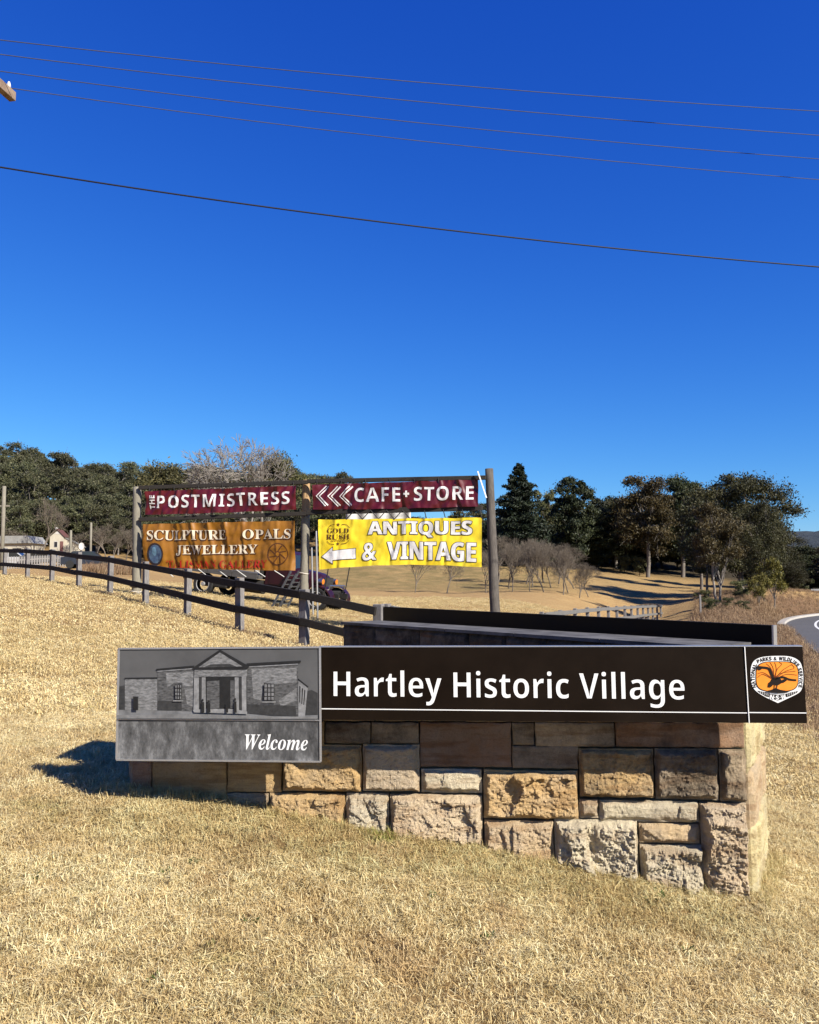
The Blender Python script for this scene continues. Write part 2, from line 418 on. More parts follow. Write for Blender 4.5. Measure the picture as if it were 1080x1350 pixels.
def kerb():
    mb = MB(); n = len(ROAD); k0 = min(i for i in range(n) if RA[i][1] > 46.5); prof = [(-.42, -.10), (-.42, .13), (-.04, .13), (0.0, .02), (.02, -.1)]
    vs = []
    for q in range(k0, n):
        for (d, z) in prof: vs.append((RA[q][0] + RN[q][0] * d, RA[q][1] + RN[q][1] * d, RZ + z))
    fs = []
    for q in range(n - 1 - k0):
        for k in range(len(prof) - 1): a = q * 5 + k; fs.append((a, a + 1, a + 6, a + 5))
    mb.add(vs, fs); return mb
kerb().o('kerb', M['kerb'], kind='structure', label='pale concrete kerb along the far bend of the road')
strip('road_marking', 1.55, 1.68, RZ + .004, RZ + .004, M['paint'], kind='structure', label='white edge line painted along the kerb side of the road')
strip('road_marking', 4.05, 4.17, RZ + .004, RZ + .004, M['paint'], kind='structure', label='outer white centre line of the road')
strip('road_marking', 4.37, 4.49, RZ + .004, RZ + .004, M['paint'], kind='structure', label='inner white centre line of the road')

# distant ridge
def ridge():
    vs = []; fs = []; n = 260; m = 16
    for i in range(n):
        a = R(-60 + 130 * i / (n - 1))
        for j in range(m):
            rr = 1250 + 55 * j; hN = 30 * mn.fractal(Vector((a * 3.1, 5.3, 0)), 1, 2, 5)
            base = 62 + 38 * max(0, min(1, (math.degrees(a) - 12) / 10))
            prof = math.sin(math.pi * .5 * min(1, j / 9)) if j < 10 else 1 - (j - 9) * .03
            z = -14 + (base + hN + 14) * prof + 7 * mn.noise(Vector((a * 60, j * .6, 1))) + 3 * mn.noise(Vector((a * 240, j * 2.1, 4)))
            vs.append((math.sin(a) * rr, math.cos(a) * rr, z))
    for i in range(n - 1):
        for j in range(m - 1): q = i * m + j; fs.append((q, q + m, q + m + 1, q + 1))
    t = NT('distant_eucalypt_forest'); v = t.pos(); f = t.noise(.05, 8, .75, v); g = t.noise(.006, 3, .5, v)
    c = t.ramp(f, [(.3, (.02, .03, .045)), (.7, (.065, .08, .085))]); c = t.mix(t.ramp(g, [(.62, 0), (.68, .8)]), c, (.25, .22, .14)); t.col(c); t.rough(1); t.bump(f, 1, 8)
    return obj('hills', vs, fs, t.m, kind='structure', smooth=True, label='long wooded ridge on the far horizon')
ridge()

# ------------------------------------------------------------------ stone sign wall
FW_T = 0.42
top_front = 1.10
uL = WALL.uv(174, 1000)[0]; uR = WALL.uv(985, 1000)[0] + .0
wall = empty('stone_wall', WALL.pt(uR, 0), 'rock-faced sandstone sign wall in the grass carrying the dark village sign', 'stone wall')
P_R = WALL.pt(uR, 0); P_L = WALL.pt(uL, 0)
E2 = at(1010, 1122, 4.78); E2.z = 0                      # far end of the right return
endv = (E2 - P_R); ENDP = Pl(P_R, endv)
# wing wall (going back to the left); its cap line seen above the sign
CAPZ = 1.17
wd = Vector((-.585, .811, 0)).normalized(); wn_ = Vector((wd.y, -wd.x, 0))   # outward normal, away from the yard between the walls
W0 = Vector((1.72, 4.72, 0))
WL = 4.05
cap_r = E2
def world_M(parent): parent_inv = Matrix.Translation(-parent.location); return parent_inv
def child(o, parent):  # keep world coordinates
    o.parent = parent; o.matrix_parent_inverse = Matrix.Translation(-Vector(parent.location)); return o

core = MB()
INS = .05
def slab(poly, z0, z1):
    n = len(poly); vs = [Vector((p[0], p[1], z0)) for p in poly] + [Vector((p[0], p[1], z1)) for p in poly]
    return vs, [tuple(range(n))[::-1], tuple(range(n, 2 * n))] + [(i, (i + 1) % n, (i + 1) % n + n, i + n) for i in range(n)]
a0 = P_L + WALL.u * .03 - WALL.n * INS; a1 = P_R - WALL.u * .05 - WALL.n * INS
core.add(*slab([a0, a1, a1 - WALL.n * (FW_T - .1), a0 - WALL.n * (FW_T - .1)], -.5, top_front - .02))
# body linking the return end with the wing
b0 = P_R - ENDP.n * .05 + ENDP.u * .04; b1 = E2 - ENDP.n * .05 - ENDP.u * .04
core.add(*slab([b0, b1, b1 - ENDP.n * .35, b0 - ENDP.n * .35], -.5, top_front - .03))
core_o = child(core.o('mortar_core', M['mortar']), wall)

TINT = dict(g=(.66, .48, .26), o=(.74, .49, .21), p=(.80, .62, .40), w=(.86, .74, .52), t=(.72, .53, .31), k=(.62, .47, .30), b=(.46, .25, .13), y=(.90, .76, .40), d=(.035, .028, .022))  # d is near-black: it puts the wing's shade into the stone colour
def stone(pl, u0, v0, u1, v1, depth=.045, rough=1.0, tint='t', stain=0.0, res=.0062, par=None, slant=0, seed=None, back=.09):
    """one rock-faced block on plane pl: a dense outer face that falls back to its joints, plus sides"""
    seed = seed if seed is not None else rnd.random() * 900
    g = .0035; u0 += g; u1 -= g; v0 += g; v1 -= g
    nu = max(5, int((u1 - u0) / res)); nv = max(5, int((v1 - v0) / res))
    jit = lambda s: .006 * math.sin(s * 40 + seed)
    vs = []; fs = []
    c1 = rnd.uniform(-.3, .3); c2 = rnd.uniform(-.35, .25); off = Vector((seed, seed * .37, 0))
    def facet(P, sc_, k_):
        Pw = P * sc_ + Vector((mn.noise(P * sc_ * .8 + Vector((k_, 0, 0))), mn.noise(P * sc_ * .8 + Vector((0, k_, 0))), 0)) * .45
        dd, pp = mn.voronoi(Pw); c_ = pp[0]; dl = Pw - c_
        hh = mn.noise(c_ * 7.31 + Vector((k_, 1.7, 0))); tx_ = mn.noise(c_ * 5.17 + Vector((3.3, k_, 0))); ty_ = mn.noise(c_ * 6.7 + Vector((9.1, k_, 2)))
        edge = min(1, (dd[1] - dd[0]) * 5)
        return (hh * .8 + 1.7 * (dl.x * tx_ + dl.y * ty_)) * (.45 + .55 * edge)
    for i in range(nu + 1):
        for j in range(nv + 1):
            s = i / nu; t = j / nv
            u = u0 + (u1 - u0) * s; v = v0 + (v1 - v0) * t + slant * (s - .5)
            eu = min(s, 1 - s) * (u1 - u0); ev = min(t, 1 - t) * (v1 - v0)
            P = Vector((u, v, 0)) + off
            wob = .007 + .012 * mn.noise(P * 9) + .006 * mn.noise(P * 31)
            if rough > .3:
                e = min(1, max(0, min(eu, ev) - max(0, wob)) / (.010 + .014 * (mn.noise(P * 8 + Vector((5, 5, 5))) + .6))); e = e * (2 - e)
                d = depth * e * (.62 + c1 * (s - .5) + c2 * (t - .5) + rough * (.60 * facet(P, 4.2, 1.0) + .24 * facet(P, 10, 2.0) + .13 * facet(P, 27, 3.0) + .09 * facet(P, 60, 4.0) + .07 * mn.noise(P * 90)))
                d = max(d, -.008)
            else:
                e = min(1, min(eu, ev) / .008); d = .004 * e + .003 * mn.noise(P * 9)
            if i in (0, nu): u += .004 * mn.noise(P * 18)
            if j in (0, nv): v += .004 * mn.noise(P * 18)
            vs.append(pl.pt(u, v, d))
    idx = lambda i, j: i * (nv + 1) + j
    for i in range(nu):
        for j in range(nv): fs.append((idx(i, j), idx(i + 1, j), idx(i + 1, j + 1), idx(i, j + 1)))
    # sides
    rim = [(i, 0) for i in range(nu + 1)] + [(nu, j) for j in range(1, nv + 1)] + [(i, nv) for i in range(nu - 1, -1, -1)] + [(0, j) for j in range(nv - 1, 0, -1)]
    b = len(vs)
    for (i, j) in rim:
        p = vs[idx(i, j)]; vs.append(p - pl.n * back)
    m = len(rim)
    for q in range(m):
        q2 = (q + 1) % m; fs.append((idx(*rim[q]), b + q, b + q2, idx(*rim[q2])))
    c = sum((v for v in vs), Vector()) / len(vs)
    o = obj('stone', [v - c for v in vs], fs, M['stone']); o.location = c
    tc = TINT[tint]; k = rnd.uniform(.92, 1.08)
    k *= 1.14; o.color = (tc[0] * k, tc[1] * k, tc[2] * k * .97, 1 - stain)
    return child(o, par or wall)
def pxstone(x0, x1, y0, y1, **k):
    a = WALL.uv(x0, (y0 + y1) / 2); b = WALL.uv(x1, (y0 + y1) / 2); c0 = WALL.uv((x0 + x1) / 2, y0); c1 = WALL.uv((x0 + x1) / 2, y1)
    return stone(WALL, a[0], c1[1], b[0], c0[1], **k)
FR = [  # x0,x1,y0,y1,tint,depth,rough,stain
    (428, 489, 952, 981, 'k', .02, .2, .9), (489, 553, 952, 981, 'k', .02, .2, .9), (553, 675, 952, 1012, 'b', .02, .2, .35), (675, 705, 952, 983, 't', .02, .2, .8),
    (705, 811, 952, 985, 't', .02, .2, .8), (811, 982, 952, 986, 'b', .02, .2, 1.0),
    (373, 478, 981, 1044, 'o', .06, 1.0, .25), (478, 554, 981, 1044, 'p', .05, .8, .2), (555, 636, 1013, 1046, 'w', .035, .8, .05), (675, 763, 983, 1014, 'k', .02, .2, .6),
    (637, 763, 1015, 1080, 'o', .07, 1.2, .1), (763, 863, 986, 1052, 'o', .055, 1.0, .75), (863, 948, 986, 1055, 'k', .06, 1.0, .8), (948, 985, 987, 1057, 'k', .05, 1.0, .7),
    (299, 372, 1003, 1045, 'o', .02, .2, .15), (200, 299, 1003, 1060, 'o', .02, .2, .3), (174, 200, 1003, 1050, 'b', .02, .2, .5),
    (299, 355, 1045, 1068, 'k', .03, .8, .3), (355, 456, 1045, 1088, 'o', .06, 1.1, .05), (456, 514, 1045, 1100, 'w', .055, 1.3, .2), (514, 637, 1047, 1116, 'p', .075, 1.2, .1),
    (638, 731, 1081, 1140, 't', .06, 1.2, .1), (731, 842, 1080, 1162, 'w', .08, 1.4, .2), (763, 790, 1053, 1079, 'p', .035, .9, .25), (790, 922, 1055, 1084, 'w', .035, .8, .15),
    (842, 923, 1085, 1112, 't', .04, .9, .15), (844, 928, 1113, 1180, 'w', .08, 1.5, .15), (924, 987, 1058, 1195, 'p', .085, 1.3, .15)]
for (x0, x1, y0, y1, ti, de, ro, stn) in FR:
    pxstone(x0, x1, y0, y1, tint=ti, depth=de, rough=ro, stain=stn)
# courses behind the sign panels (plain sawn blocks)
zt = WALL.uv(600, 952)[1]
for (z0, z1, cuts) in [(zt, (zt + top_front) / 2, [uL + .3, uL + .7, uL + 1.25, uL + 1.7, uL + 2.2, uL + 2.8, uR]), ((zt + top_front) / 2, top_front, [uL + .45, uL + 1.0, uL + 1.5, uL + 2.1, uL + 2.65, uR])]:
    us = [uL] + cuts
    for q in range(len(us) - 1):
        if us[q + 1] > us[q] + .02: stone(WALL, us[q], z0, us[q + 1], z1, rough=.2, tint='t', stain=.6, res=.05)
zl = WALL.uv(300, 1003)[1]
us = [uL, uL + .35, uL + .75, WALL.uv(428, 970)[0]]
for q in range(3): stone(WALL, us[q], zl, us[q + 1], zt, rough=.2, tint='o', stain=.3, res=.05)
# right return: smooth yellow blocks
EL = endv.length
zc = [-.45, .10, .36, .62, .86, top_front]
for q in range(5):
    cut = EL * (.52 if q % 2 else .68)
    stone(ENDP, .0, zc[q], cut, zc[q + 1], depth=.034, rough=.8, tint='yytyy'[q], stain=.15)
    stone(ENDP, cut, zc[q], EL, zc[q + 1], depth=.034, rough=.8, tint='yytyy'[q], stain=.15)
# capping of the front wall
cp = MB(); cp.add(*slab([P_L - WALL.u * .02 + WALL.n * .02, P_R + WALL.u * .0 + WALL.n * .02, P_R - WALL.n * FW_T + WALL.u * .05, P_L - WALL.n * FW_T - WALL.u * .02], top_front + .002, top_front + .04))
child(cp.o('cap', M['cap']), wall)
# left end of the front wall
LE = Pl(P_L - WALL.n * FW_T, WALL.n)
for q in range(3):
    z0 = .2 + q * .3; stone(LE, 0, z0, FW_T, z0 + .3, rough=.6, tint='t', stain=.5, res=.03)
# back of the front wall
BK = Pl(P_R - WALL.n * FW_T, -WALL.u)
for q, z0 in enumerate((-.1, .3, .7)):
    L = (P_R - P_L).length; cuts = [0, .5, 1.1 + .2 * q, 1.7, 2.3 + .1 * q, L]
    for c_ in range(5): stone(BK, cuts[c_], z0, cuts[c_ + 1], z0 + .4, rough=.5, tint='t', stain=.5, res=.05)

# wing wall: its own thing
wing = empty('stone_wall', W0, 'stone wing wall with shade coloured into its dark inner face and a grey concrete cap behind the village sign', 'stone wall')
WT = .36
wc = MB(); c0 = W0; c1 = W0 + wd * WL
wc.add(*slab([c0 + wn_ * .05, c1 + wn_ * .05 - wd * .04, c1 + wn_ * (WT - .05) - wd * .04, c0 + wn_ * (WT - .05)], -.6, CAPZ - .07))
child(wc.o('mortar_core', M['mortar']), wing)
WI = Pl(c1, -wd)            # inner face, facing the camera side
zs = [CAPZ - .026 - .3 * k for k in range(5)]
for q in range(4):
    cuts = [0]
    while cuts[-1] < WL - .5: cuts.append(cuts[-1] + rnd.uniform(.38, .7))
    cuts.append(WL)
    for k in range(len(cuts) - 1): stone(WI, cuts[k], zs[q + 1], cuts[k + 1], zs[q], depth=.03, rough=.6, tint='d', stain=1.0, res=.025, par=wing)  # backlit shade of this face painted in by tint and stain amount
WO = Pl(c0 + wn_ * WT, wd)
for q in range(4):
    cuts = [0]
    while cuts[-1] < WL - .5: cuts.append(cuts[-1] + rnd.uniform(.38, .7))
    cuts.append(WL)
    for k in range(len(cuts) - 1): stone(WO, cuts[k], zs[q + 1], cuts[k + 1], zs[q], depth=.04, rough=.8, tint='t', stain=.3, res=.03, par=wing)
WE = Pl(c1 + wn_ * WT, -wn_)
for q in range(4): stone(WE, 0, zs[q + 1], WT, zs[q], rough=.6, tint='k', stain=.8, res=.03, par=wing)
nc = 5
for k in range(nc):
    m_ = MB(); s0 = c0 + wd * (WL * k / nc + .003) - wn_ * .03; s1 = c0 + wd * (WL * (k + 1) / nc - .003) - wn_ * .03
    m_.add(*slab([s0, s1, s1 + wn_ * (WT + .06), s0 + wn_ * (WT + .06)], CAPZ - .024, CAPZ))
    child(m_.o('cap', M['cap']), wing)

# ------------------------------------------------------------------ text helpers
def mathsub(s, U, L):
    o = ''
    for ch in s:
        if 'A' <= ch <= 'Z': o += chr(U + ord(ch) - 65)
        elif 'a' <= ch <= 'z': o += chr(L + ord(ch) - 97)
        else: o += ch
    return o
SANSB = lambda s: mathsub(s, 0x1D5D4, 0x1D5EE)
SERB = lambda s: mathsub(s, 0x1D400, 0x1D41A)
SERI = lambda s: mathsub(s, 0x1D468, 0x1D482)
def text2d(body, offset=0.0, res=4, space=1.0):
    cu = bpy.data.curves.new('lettering', 'FONT'); cu.body = body; cu.offset = offset; cu.resolution_u = res; cu.space_character = space
    o = bpy.data.objects.new('lettering', cu); C.objects.link(o)
    dg = bpy.context.evaluated_depsgraph_get(); dg.update()
    me = bpy.data.meshes.new_from_object(o.evaluated_get(dg))
    bpy.data.objects.remove(o); bpy.data.curves.remove(cu)
    co = np.array([v.co[:2] for v in me.vertices]); fs = [tuple(p.vertices) for p in me.polygons]
    bpy.data.meshes.remove(me)
    return co, fs
def norm(co):
    lo = co.min(0); hi = co.max(0); return (co - lo) / (hi - lo)
def cut_grid(co, fs, nx, ny):                     # slice a 2d mesh in 0..1 so it can follow folds
    bm = bmesh.new(); vv = [bm.verts.new((c[0], c[1], 0)) for c in co]
    for f in fs:
        try: bm.faces.new([vv[i] for i in f])
        except ValueError: pass
    for k in range(1, nx): bmesh.ops.bisect_plane(bm, geom=bm.verts[:] + bm.edges[:] + bm.faces[:], plane_co=(k / nx, 0, 0), plane_no=(1, 0, 0))
    for k in range(1, ny): bmesh.ops.bisect_plane(bm, geom=bm.verts[:] + bm.edges[:] + bm.faces[:], plane_co=(0, k / ny, 0), plane_no=(0, 1, 0))
    bm.verts.index_update(); co = np.array([v.co[:2] for v in bm.verts]); fs = [tuple(v.index for v in f.verts) for f in bm.faces]; bm.free(); return co, fs

# ------------------------------------------------------------------ village sign (front)
SP = WALL.off(.28)                                     # face of the dark panel
sign = empty('village_sign', SP.pt(0, 0), 'long dark brown sign reading Hartley Historic Village, fixed to the stone wall', 'sign')
def quad(pl, pts, d=0): return [pl.pt(*pl.uv(*p), d) for p in pts]
def pbox(name, pl, pts, d0, d1, mat, par):            # box from a pixel quad on a plane, between depths d0 (back) and d1 (front)
    b = quad(pl, pts, d0); f = quad(pl, pts, d1); n = len(pts)
    return child(obj(name, b + f, [tuple(range(n)), tuple(range(2 * n - 1, n - 1, -1))] + [(i, i + n, (i + 1) % n + n, (i + 1) % n) for i in range(n)], mat), par)
def pflat(name, pl, polys, d, mat, par):
    mb = MB()
    for p in polys: mb.add(quad(pl, p, d), [tuple(range(len(p)))])
    return child(mb.o(name, mat), par)
TLp, TRp, BRp, BLp = (421, 853.5), (1058, 852.6), (1064, 953.5), (422, 949)
pbox('panel', SP, [(421, 853.5), (981.3, 852.7), (987, 953), (422, 949)], -.04, 0, M['panel'], sign)
pbox('end_panel', SP, [(982.3, 852.7), (1058, 852.6), (1064, 953.5), (988, 953)], -.04, .002, M['panel'], sign)
pbox('trim', SP, [(421, 852.2), (1058, 851.2), (1058, 852.4), (421, 853.4)], -.04, .004, M['silver'], sign)
child(MB().bar(SP.pt(*SP.uv(981.6, 852.6), .003), SP.pt(*SP.uv(987.6, 953), .003), .0035, .004).o('trim', M['white_vinyl']), sign)
pflat('stripe', SP, [[(422, 933.7), (986.3, 939.3), (986.3, 940.5), (422, 935.0)]], .0015, M['white_vinyl'], sign)
pflat('stripe', SP, [[(987.6, 938.6), (1063.2, 939.2), (1063.3, 940.5), (987.7, 939.9)]], .0035, M['white_vinyl'], sign)
for s_ in (470, 640, 810, 960):                        # brackets holding the panel off the wall
    u, v = SP.uv(s_, 900); o = child(MB().box((0, 0, 0), (.05, .24, .06)).o('bracket', M['silver']), sign)
    o.location = SP.pt(u, v, -.16); o.rotation_euler.z = -R(5.2)

def place_text(name, pl, body, x0, x1, ybl, ybr, cap, d, mat, par, off=0.0, ref=None, shear=0, cut=None, F=None, space=1.0):
    """fit text between pixel x0..x1 on a baseline (ybl at left, ybr at right) with capital height cap (px)."""
    co, fs = text2d(body, off, 5, space)
    rc, _ = text2d(ref or body[0], off)
    ch = rc[:, 1].max(); lo = co[:, 0].min(); hi = co[:, 0].max()
    if shear: co = co.copy(); co[:, 0] += co[:, 1] * shear
    s = (co[:, 0] - lo) / (hi - lo); t = co[:, 1] / ch
    a = pl.uv(x0, ybl); b = pl.uv(x1, ybr); c = pl.uv(x0, ybl - cap)
    hgt = c[1] - a[1]
    U = a[0] + (b[0] - a[0]) * s; V = a[1] + (b[1] - a[1]) * s + hgt * t
    vs = [pl.pt(u, v, d) for u, v in zip(U, V)]
    return child(obj(name, vs, fs, mat), par)
place_text('lettering', SP, SANSB('Hartley Historic Village'), 440, 903, 918, 922.5, 32.5, .0018, M['white_vinyl'], sign, off=-.012, ref=SANSB('H'))

# emblem, drawn in crop pixels (x0 970,y0 840, scale 9.818)
ex = lambda x, y: (970 + x / 9.818, 840 + y / 9.818)
def rs(cx, cy, w, h, n=40, pw=2.9, sk=0):     # superellipse
    out = []
    for k in range(n):
        a = 2 * math.pi * k / n; c = math.cos(a); s = math.sin(a)
        out.append((cx + w * math.copysign(abs(c) ** (2 / pw), c) + sk * s, cy + h * math.copysign(abs(s) ** (2 / pw), s)))
    return out
emb = empty('emblem', SP.pt(0, 0), None, None); emb.parent = sign; emb.matrix_parent_inverse = Matrix.Translation(-sign.location); 
def echild(o): o.parent = emb; o.matrix_parent_inverse = Matrix.Translation(-Vector(emb.location)); return o
def eflat(name, polys, d, mat):
    mb = MB()
    for p in polys: mb.add(quad(SP, [ex(*q) for q in p], d), [tuple(range(len(p)))])
    return echild(mb.o(name, mat))
shield = [(545, 852), (400, 785), (270, 705), (210, 620), (190, 480), (205, 360), (250, 295), (350, 255), (530, 242), (700, 250), (810, 300), (855, 380), (873, 520), (862, 640), (820, 715), (700, 780)]
sm_sh = []
P = [Vector((*p, 0)) for p in shield]
for i in range(len(P)):
    p0, p1, p2, p3 = P[i - 1], P[i], P[(i + 1) % len(P)], P[(i + 2) % len(P)]
    for k in range(4):
        t = k / 4
        if i == 0 or i == len(P) - 1 : sm_sh.append(p1.lerp(p2, t)); continue
        sm_sh.append(.5 * ((2 * p1) + (-p0 + p2) * t + (2 * p0 - 5 * p1 + 4 * p2 - p3) * t * t + (-p0 + 3 * p1 - 3 * p2 + p3) * t ** 3))
eflat('shield', [[(p.x, p.y) for p in sm_sh]], .0035, M['white_vinyl'])
eflat('outline', [rs(533, 508, 279, 197, pw=3.6)], .0045, M['dark_vinyl'])
eflat('sunset', [rs(533, 508, 268, 187, pw=3.6)], .0055, M['orange_vinyl'])
def stroke(pts, w0, w1=None, n=5):
    w1 = w0 if w1 is None else w1
    P = [Vector((*p, 0)) for p in pts]; S = []
    for i in range(len(P) - 1):
        p0 = P[max(i - 1, 0)]; p1 = P[i]; p2 = P[i + 1]; p3 = P[min(i + 2, len(P) - 1)]
        for k in range(n):
            t = k / n; S.append(.5 * ((2 * p1) + (-p0 + p2) * t + (2 * p0 - 5 * p1 + 4 * p2 - p3) * t * t + (-p0 + 3 * p1 - 3 * p2 + p3) * t ** 3))
    S.append(P[-1]); L = []; Rr = []
    for i, p in enumerate(S):
        t = (S[min(i + 1, len(S) - 1)] - S[max(i - 1, 0)]).normalized(); nn = Vector((-t.y, t.x, 0)); w = w0 + (w1 - w0) * i / (len(S) - 1)
        L.append(p + nn * w); Rr.append(p - nn * w)
    return [[(L[i].x, L[i].y), (L[i + 1].x, L[i + 1].y), (Rr[i + 1].x, Rr[i + 1].y), (Rr[i].x, Rr[i].y)] for i in range(len(S) - 1)]
fan = []
for pts in [[(500, 520), (450, 400), (390, 340)], [(490, 520), (480, 400), (440, 325)], [(500, 520), (530, 420), (590, 350), (555, 325)],
            [(510, 520), (520, 400), (500, 325)], [(520, 520), (600, 430), (700, 365), (730, 350)], [(520, 525), (640, 440), (750, 400), (715, 350)],
            [(530, 530), (650, 480), (790, 490)], [(480, 540), (360, 460), (280, 470)], [(480, 550), (350, 480), (280, 520)], [(500, 520), (600, 460), (770, 440)]]:
    fan += stroke(pts, 5, 3.5)
eflat('tail_feather', fan, .0065, M['brown_vinyl'])
bird = stroke([(485, 545), (455, 470), (420, 405), (340, 390), (290, 385)], 16, 14) + stroke([(270, 375), (300, 410), (330, 400)], 22, 10)
bird += stroke([(500, 540), (600, 515), (690, 545), (780, 555)], 14, 11)
body = [(415, 640), (410, 600), (440, 560), (490, 520), (550, 515), (600, 560), (625, 535), (650, 560), (632, 578), (600, 600), (540, 620), (480, 625), (450, 645)]
eflat('lyrebird', bird + [rs(520, 570, 72, 50, 20, 2)], .0075, M['dark_vinyl'])
eflat('lyrebird', [[(412, 640), (420, 590), (470, 545), (510, 570), (470, 625), (445, 648)], [(570, 590), (600, 545), (640, 540), (655, 558), (620, 585)],
                   [(495, 610), (505, 610), (492, 690), (484, 690)], [(530, 610), (540, 612), (520, 690), (510, 690)]], .0085, M['dark_vinyl'])
eflat('mound', [[(380, 695), (450, 680), (510, 655), (570, 678), (700, 700), (640, 715), (533, 722), (430, 712)]], .008, M['dark_vinyl'])
eflat('leaf_frieze', [[(275, 690), (380, 712), (440, 730), (430, 775), (390, 765), (300, 712)], [(805, 695), (700, 715), (640, 735), (650, 775), (700, 762), (790, 718)], [(440, 735), (545, 745), (635, 735), (620, 790), (545, 818), (455, 790)]], .0045, M['dark_vinyl'])
eflat('leaf_frieze', [s for k in range(5) for s in stroke([(315 + k * 24, 700 + k * 6), (320 + k * 24, 725 + k * 9)], 2.5)], .0055, M['white_vinyl'])
eflat('leaf_frieze', [s for k in range(5) for s in stroke([(770 - k * 24, 700 + k * 6), (765 - k * 24, 725 + k * 9)], 2.5)], .0055, M['white_vinyl'])
def curve_text(body, path, size, d, mat):
    """letters set one by one along a crop-pixel path"""
    P = [Vector((*p, 0)) for p in path]; S = [P[0]]
    for i in range(len(P) - 1):
        p0 = P[max(i - 1, 0)]; p1 = P[i]; p2 = P[i + 1]; p3 = P[min(i + 2, len(P) - 1)]
        for k in range(1, 13):
            t = k / 12; S.append(.5 * ((2 * p1) + (-p0 + p2) * t + (2 * p0 - 5 * p1 + 4 * p2 - p3) * t * t + (-p0 + 3 * p1 - 3 * p2 + p3) * t ** 3))
    L = [0]
    for i in range(1, len(S)): L.append(L[-1] + (S[i] - S[i - 1]).length)
    wd_ = {' ': .45, 'I': .4, 'W': 1.15, '&': 1.0, 'M': 1.1, '·': .35, 'N': 1.0}
    W = [wd_.get(c, .85) for c in body]; tot = sum(W); acc = 0; mb = MB()
    for ch, w in zip(body, W):
        mid = (acc + w / 2) / tot * L[-1]; acc += w
        if ch == ' ': continue
        i = max(k for k in range(len(L) - 1) if L[k] <= mid + 1e-6); f = (mid - L[i]) / max(1e-6, L[i + 1] - L[i]); p = S[i].lerp(S[i + 1], f); t = (S[i + 1] - S[i]).normalized(); up = Vector((t.y, -t.x, 0))
        co, fs = text2d(SANSB(ch), .02, 2); co = co - [co[:, 0].min(), 0]; cw = co[:, 0].max(); hh = .71
        sx = min(w / tot * L[-1] * .90 / cw, size / hh * 1.1); sy = size / hh
        mb.add([SP.pt(*SP.uv(*ex(*(p + t * ((c[0] - cw / 2) * sx) + up * (c[1] * sy - size / 2))[:2])), d) for c in co], fs)
    return echild(mb.o('lettering', mat))
curve_text('NATIONAL', [(246, 655), (224, 560), (222, 450), (255, 340)], 44, .0045, M['dark_vinyl'])
curve_text('PARKS & WILDLIFE', [(272, 318), (370, 285), (530, 276), (700, 292), (815, 375)], 46, .0045, M['dark_vinyl'])
curve_text('SERVICE', [(822, 395), (842, 500), (832, 655)], 44, .0045, M['dark_vinyl'])
curve_text('N·S·W', [(438, 770), (540, 782), (642, 766)], 52, .0055, M['white_vinyl'])

# ------------------------------------------------------------------ photo panel with Welcome
def grey(name, a, b=None, scale=14, st=(1, 1, 1)):
    return simple(name, (a, a, a), ((b or a * 1.6),) * 3, scale, .42, stretch=st)
PP = WALL.off(.298)
pan = empty('photo_sign', PP.pt(0, 0), 'grey panel with an old photograph of a stone courthouse above the word Welcome', 'sign')
pq = lambda x, y: (140 + x / 3.6, 840 + y / 3.6)
pbox('panel', PP, [(157.5, 855.5), (422, 853.8), (422.6, 1003.5), (154.5, 1001)], -.035, 0, grey('print_base', .05, .09), pan)
def frame_bar(a, b, w=.012):
    return child(MB().bar(PP.pt(*PP.uv(*a), .002), PP.pt(*PP.uv(*b), .002), .010, w * .6).o('frame', M['silver']), pan)
frame_bar((157, 855.2), (422, 853.4)); frame_bar((154, 1001.6), (423, 1004)); frame_bar((157, 855), (154, 1001), .008); frame_bar((422, 853.5), (423, 1004), .008); frame_bar((155.5, 948.2), (422.5, 949.7), .007)
G = {k: grey('print_grey', *v) for k, v in dict(sky=(.075, .115, 3), ground=(.11, .22, 20), light=(.06, .27, 42, (1, 1, 3)), mid=(.022, .14, 48, (1, 1, 3)), pale=(.13, .30, 30), dark=(.012, .022, 40), dk2=(.025, .05, 50)).items()}
lay = [0.0012]
def pr(name, k, *polys):
    lay[0] += .00045
    if name == 'printed_figures': return pflat('printed_figure', PP, [[pq(*p) for p in q] for q in polys], lay[0], G[k], pan)
    for q in polys: pflat(name, PP, [[pq(*p) for p in q]], lay[0], G[k], pan)
pr('printed_sky', 'sky', [(64, 62), (1003, 56), (1006, 382), (56, 380)])
pr('printed_trees', 'dk2', [(945, 258), (975, 250), (1004, 265), (1005, 380), (945, 380)], [(58, 235), (88, 228), (92, 345), (57, 345)])
pr('printed_ground', 'ground', [(56, 345), (250, 345), (430, 352), (680, 360), (900, 372), (1005, 370), (1006, 384), (56, 382)])
pr('printed_wing', 'light', [(90, 196), (243, 194), (244, 346), (90, 344)])
pr('printed_wall', 'mid', [(245, 155), (420, 148), (420, 352), (243, 347)], [(670, 138), (912, 128), (912, 386), (670, 362)])
pr('printed_stonework', 'light', [(285, 170), (415, 165), (415, 230), (365, 235), (362, 215), (325, 216), (290, 240)], [(690, 150), (905, 145), (905, 215), (805, 222), (750, 216), (735, 300), (700, 290)], [(372, 240), (415, 240), (415, 330), (385, 320)], [(820, 300), (905, 240), (905, 300), (830, 330)])
pr('printed_dark_stone', 'dk2', [(246, 300), (360, 305), (360, 347), (245, 346)], [(672, 318), (900, 325), (905, 384), (672, 361)])
pr('printed_side', 'pale', [(913, 205), (958, 238), (944, 382), (913, 384)])
pr('printed_side_windows', 'dark', [(918, 230), (924, 234), (922, 310), (918, 308)], [(930, 240), (936, 245), (932, 318), (928, 316)], [(942, 248), (947, 252), (941, 322), (937, 320)], [(912, 195), (962, 234), (958, 240), (912, 204)])
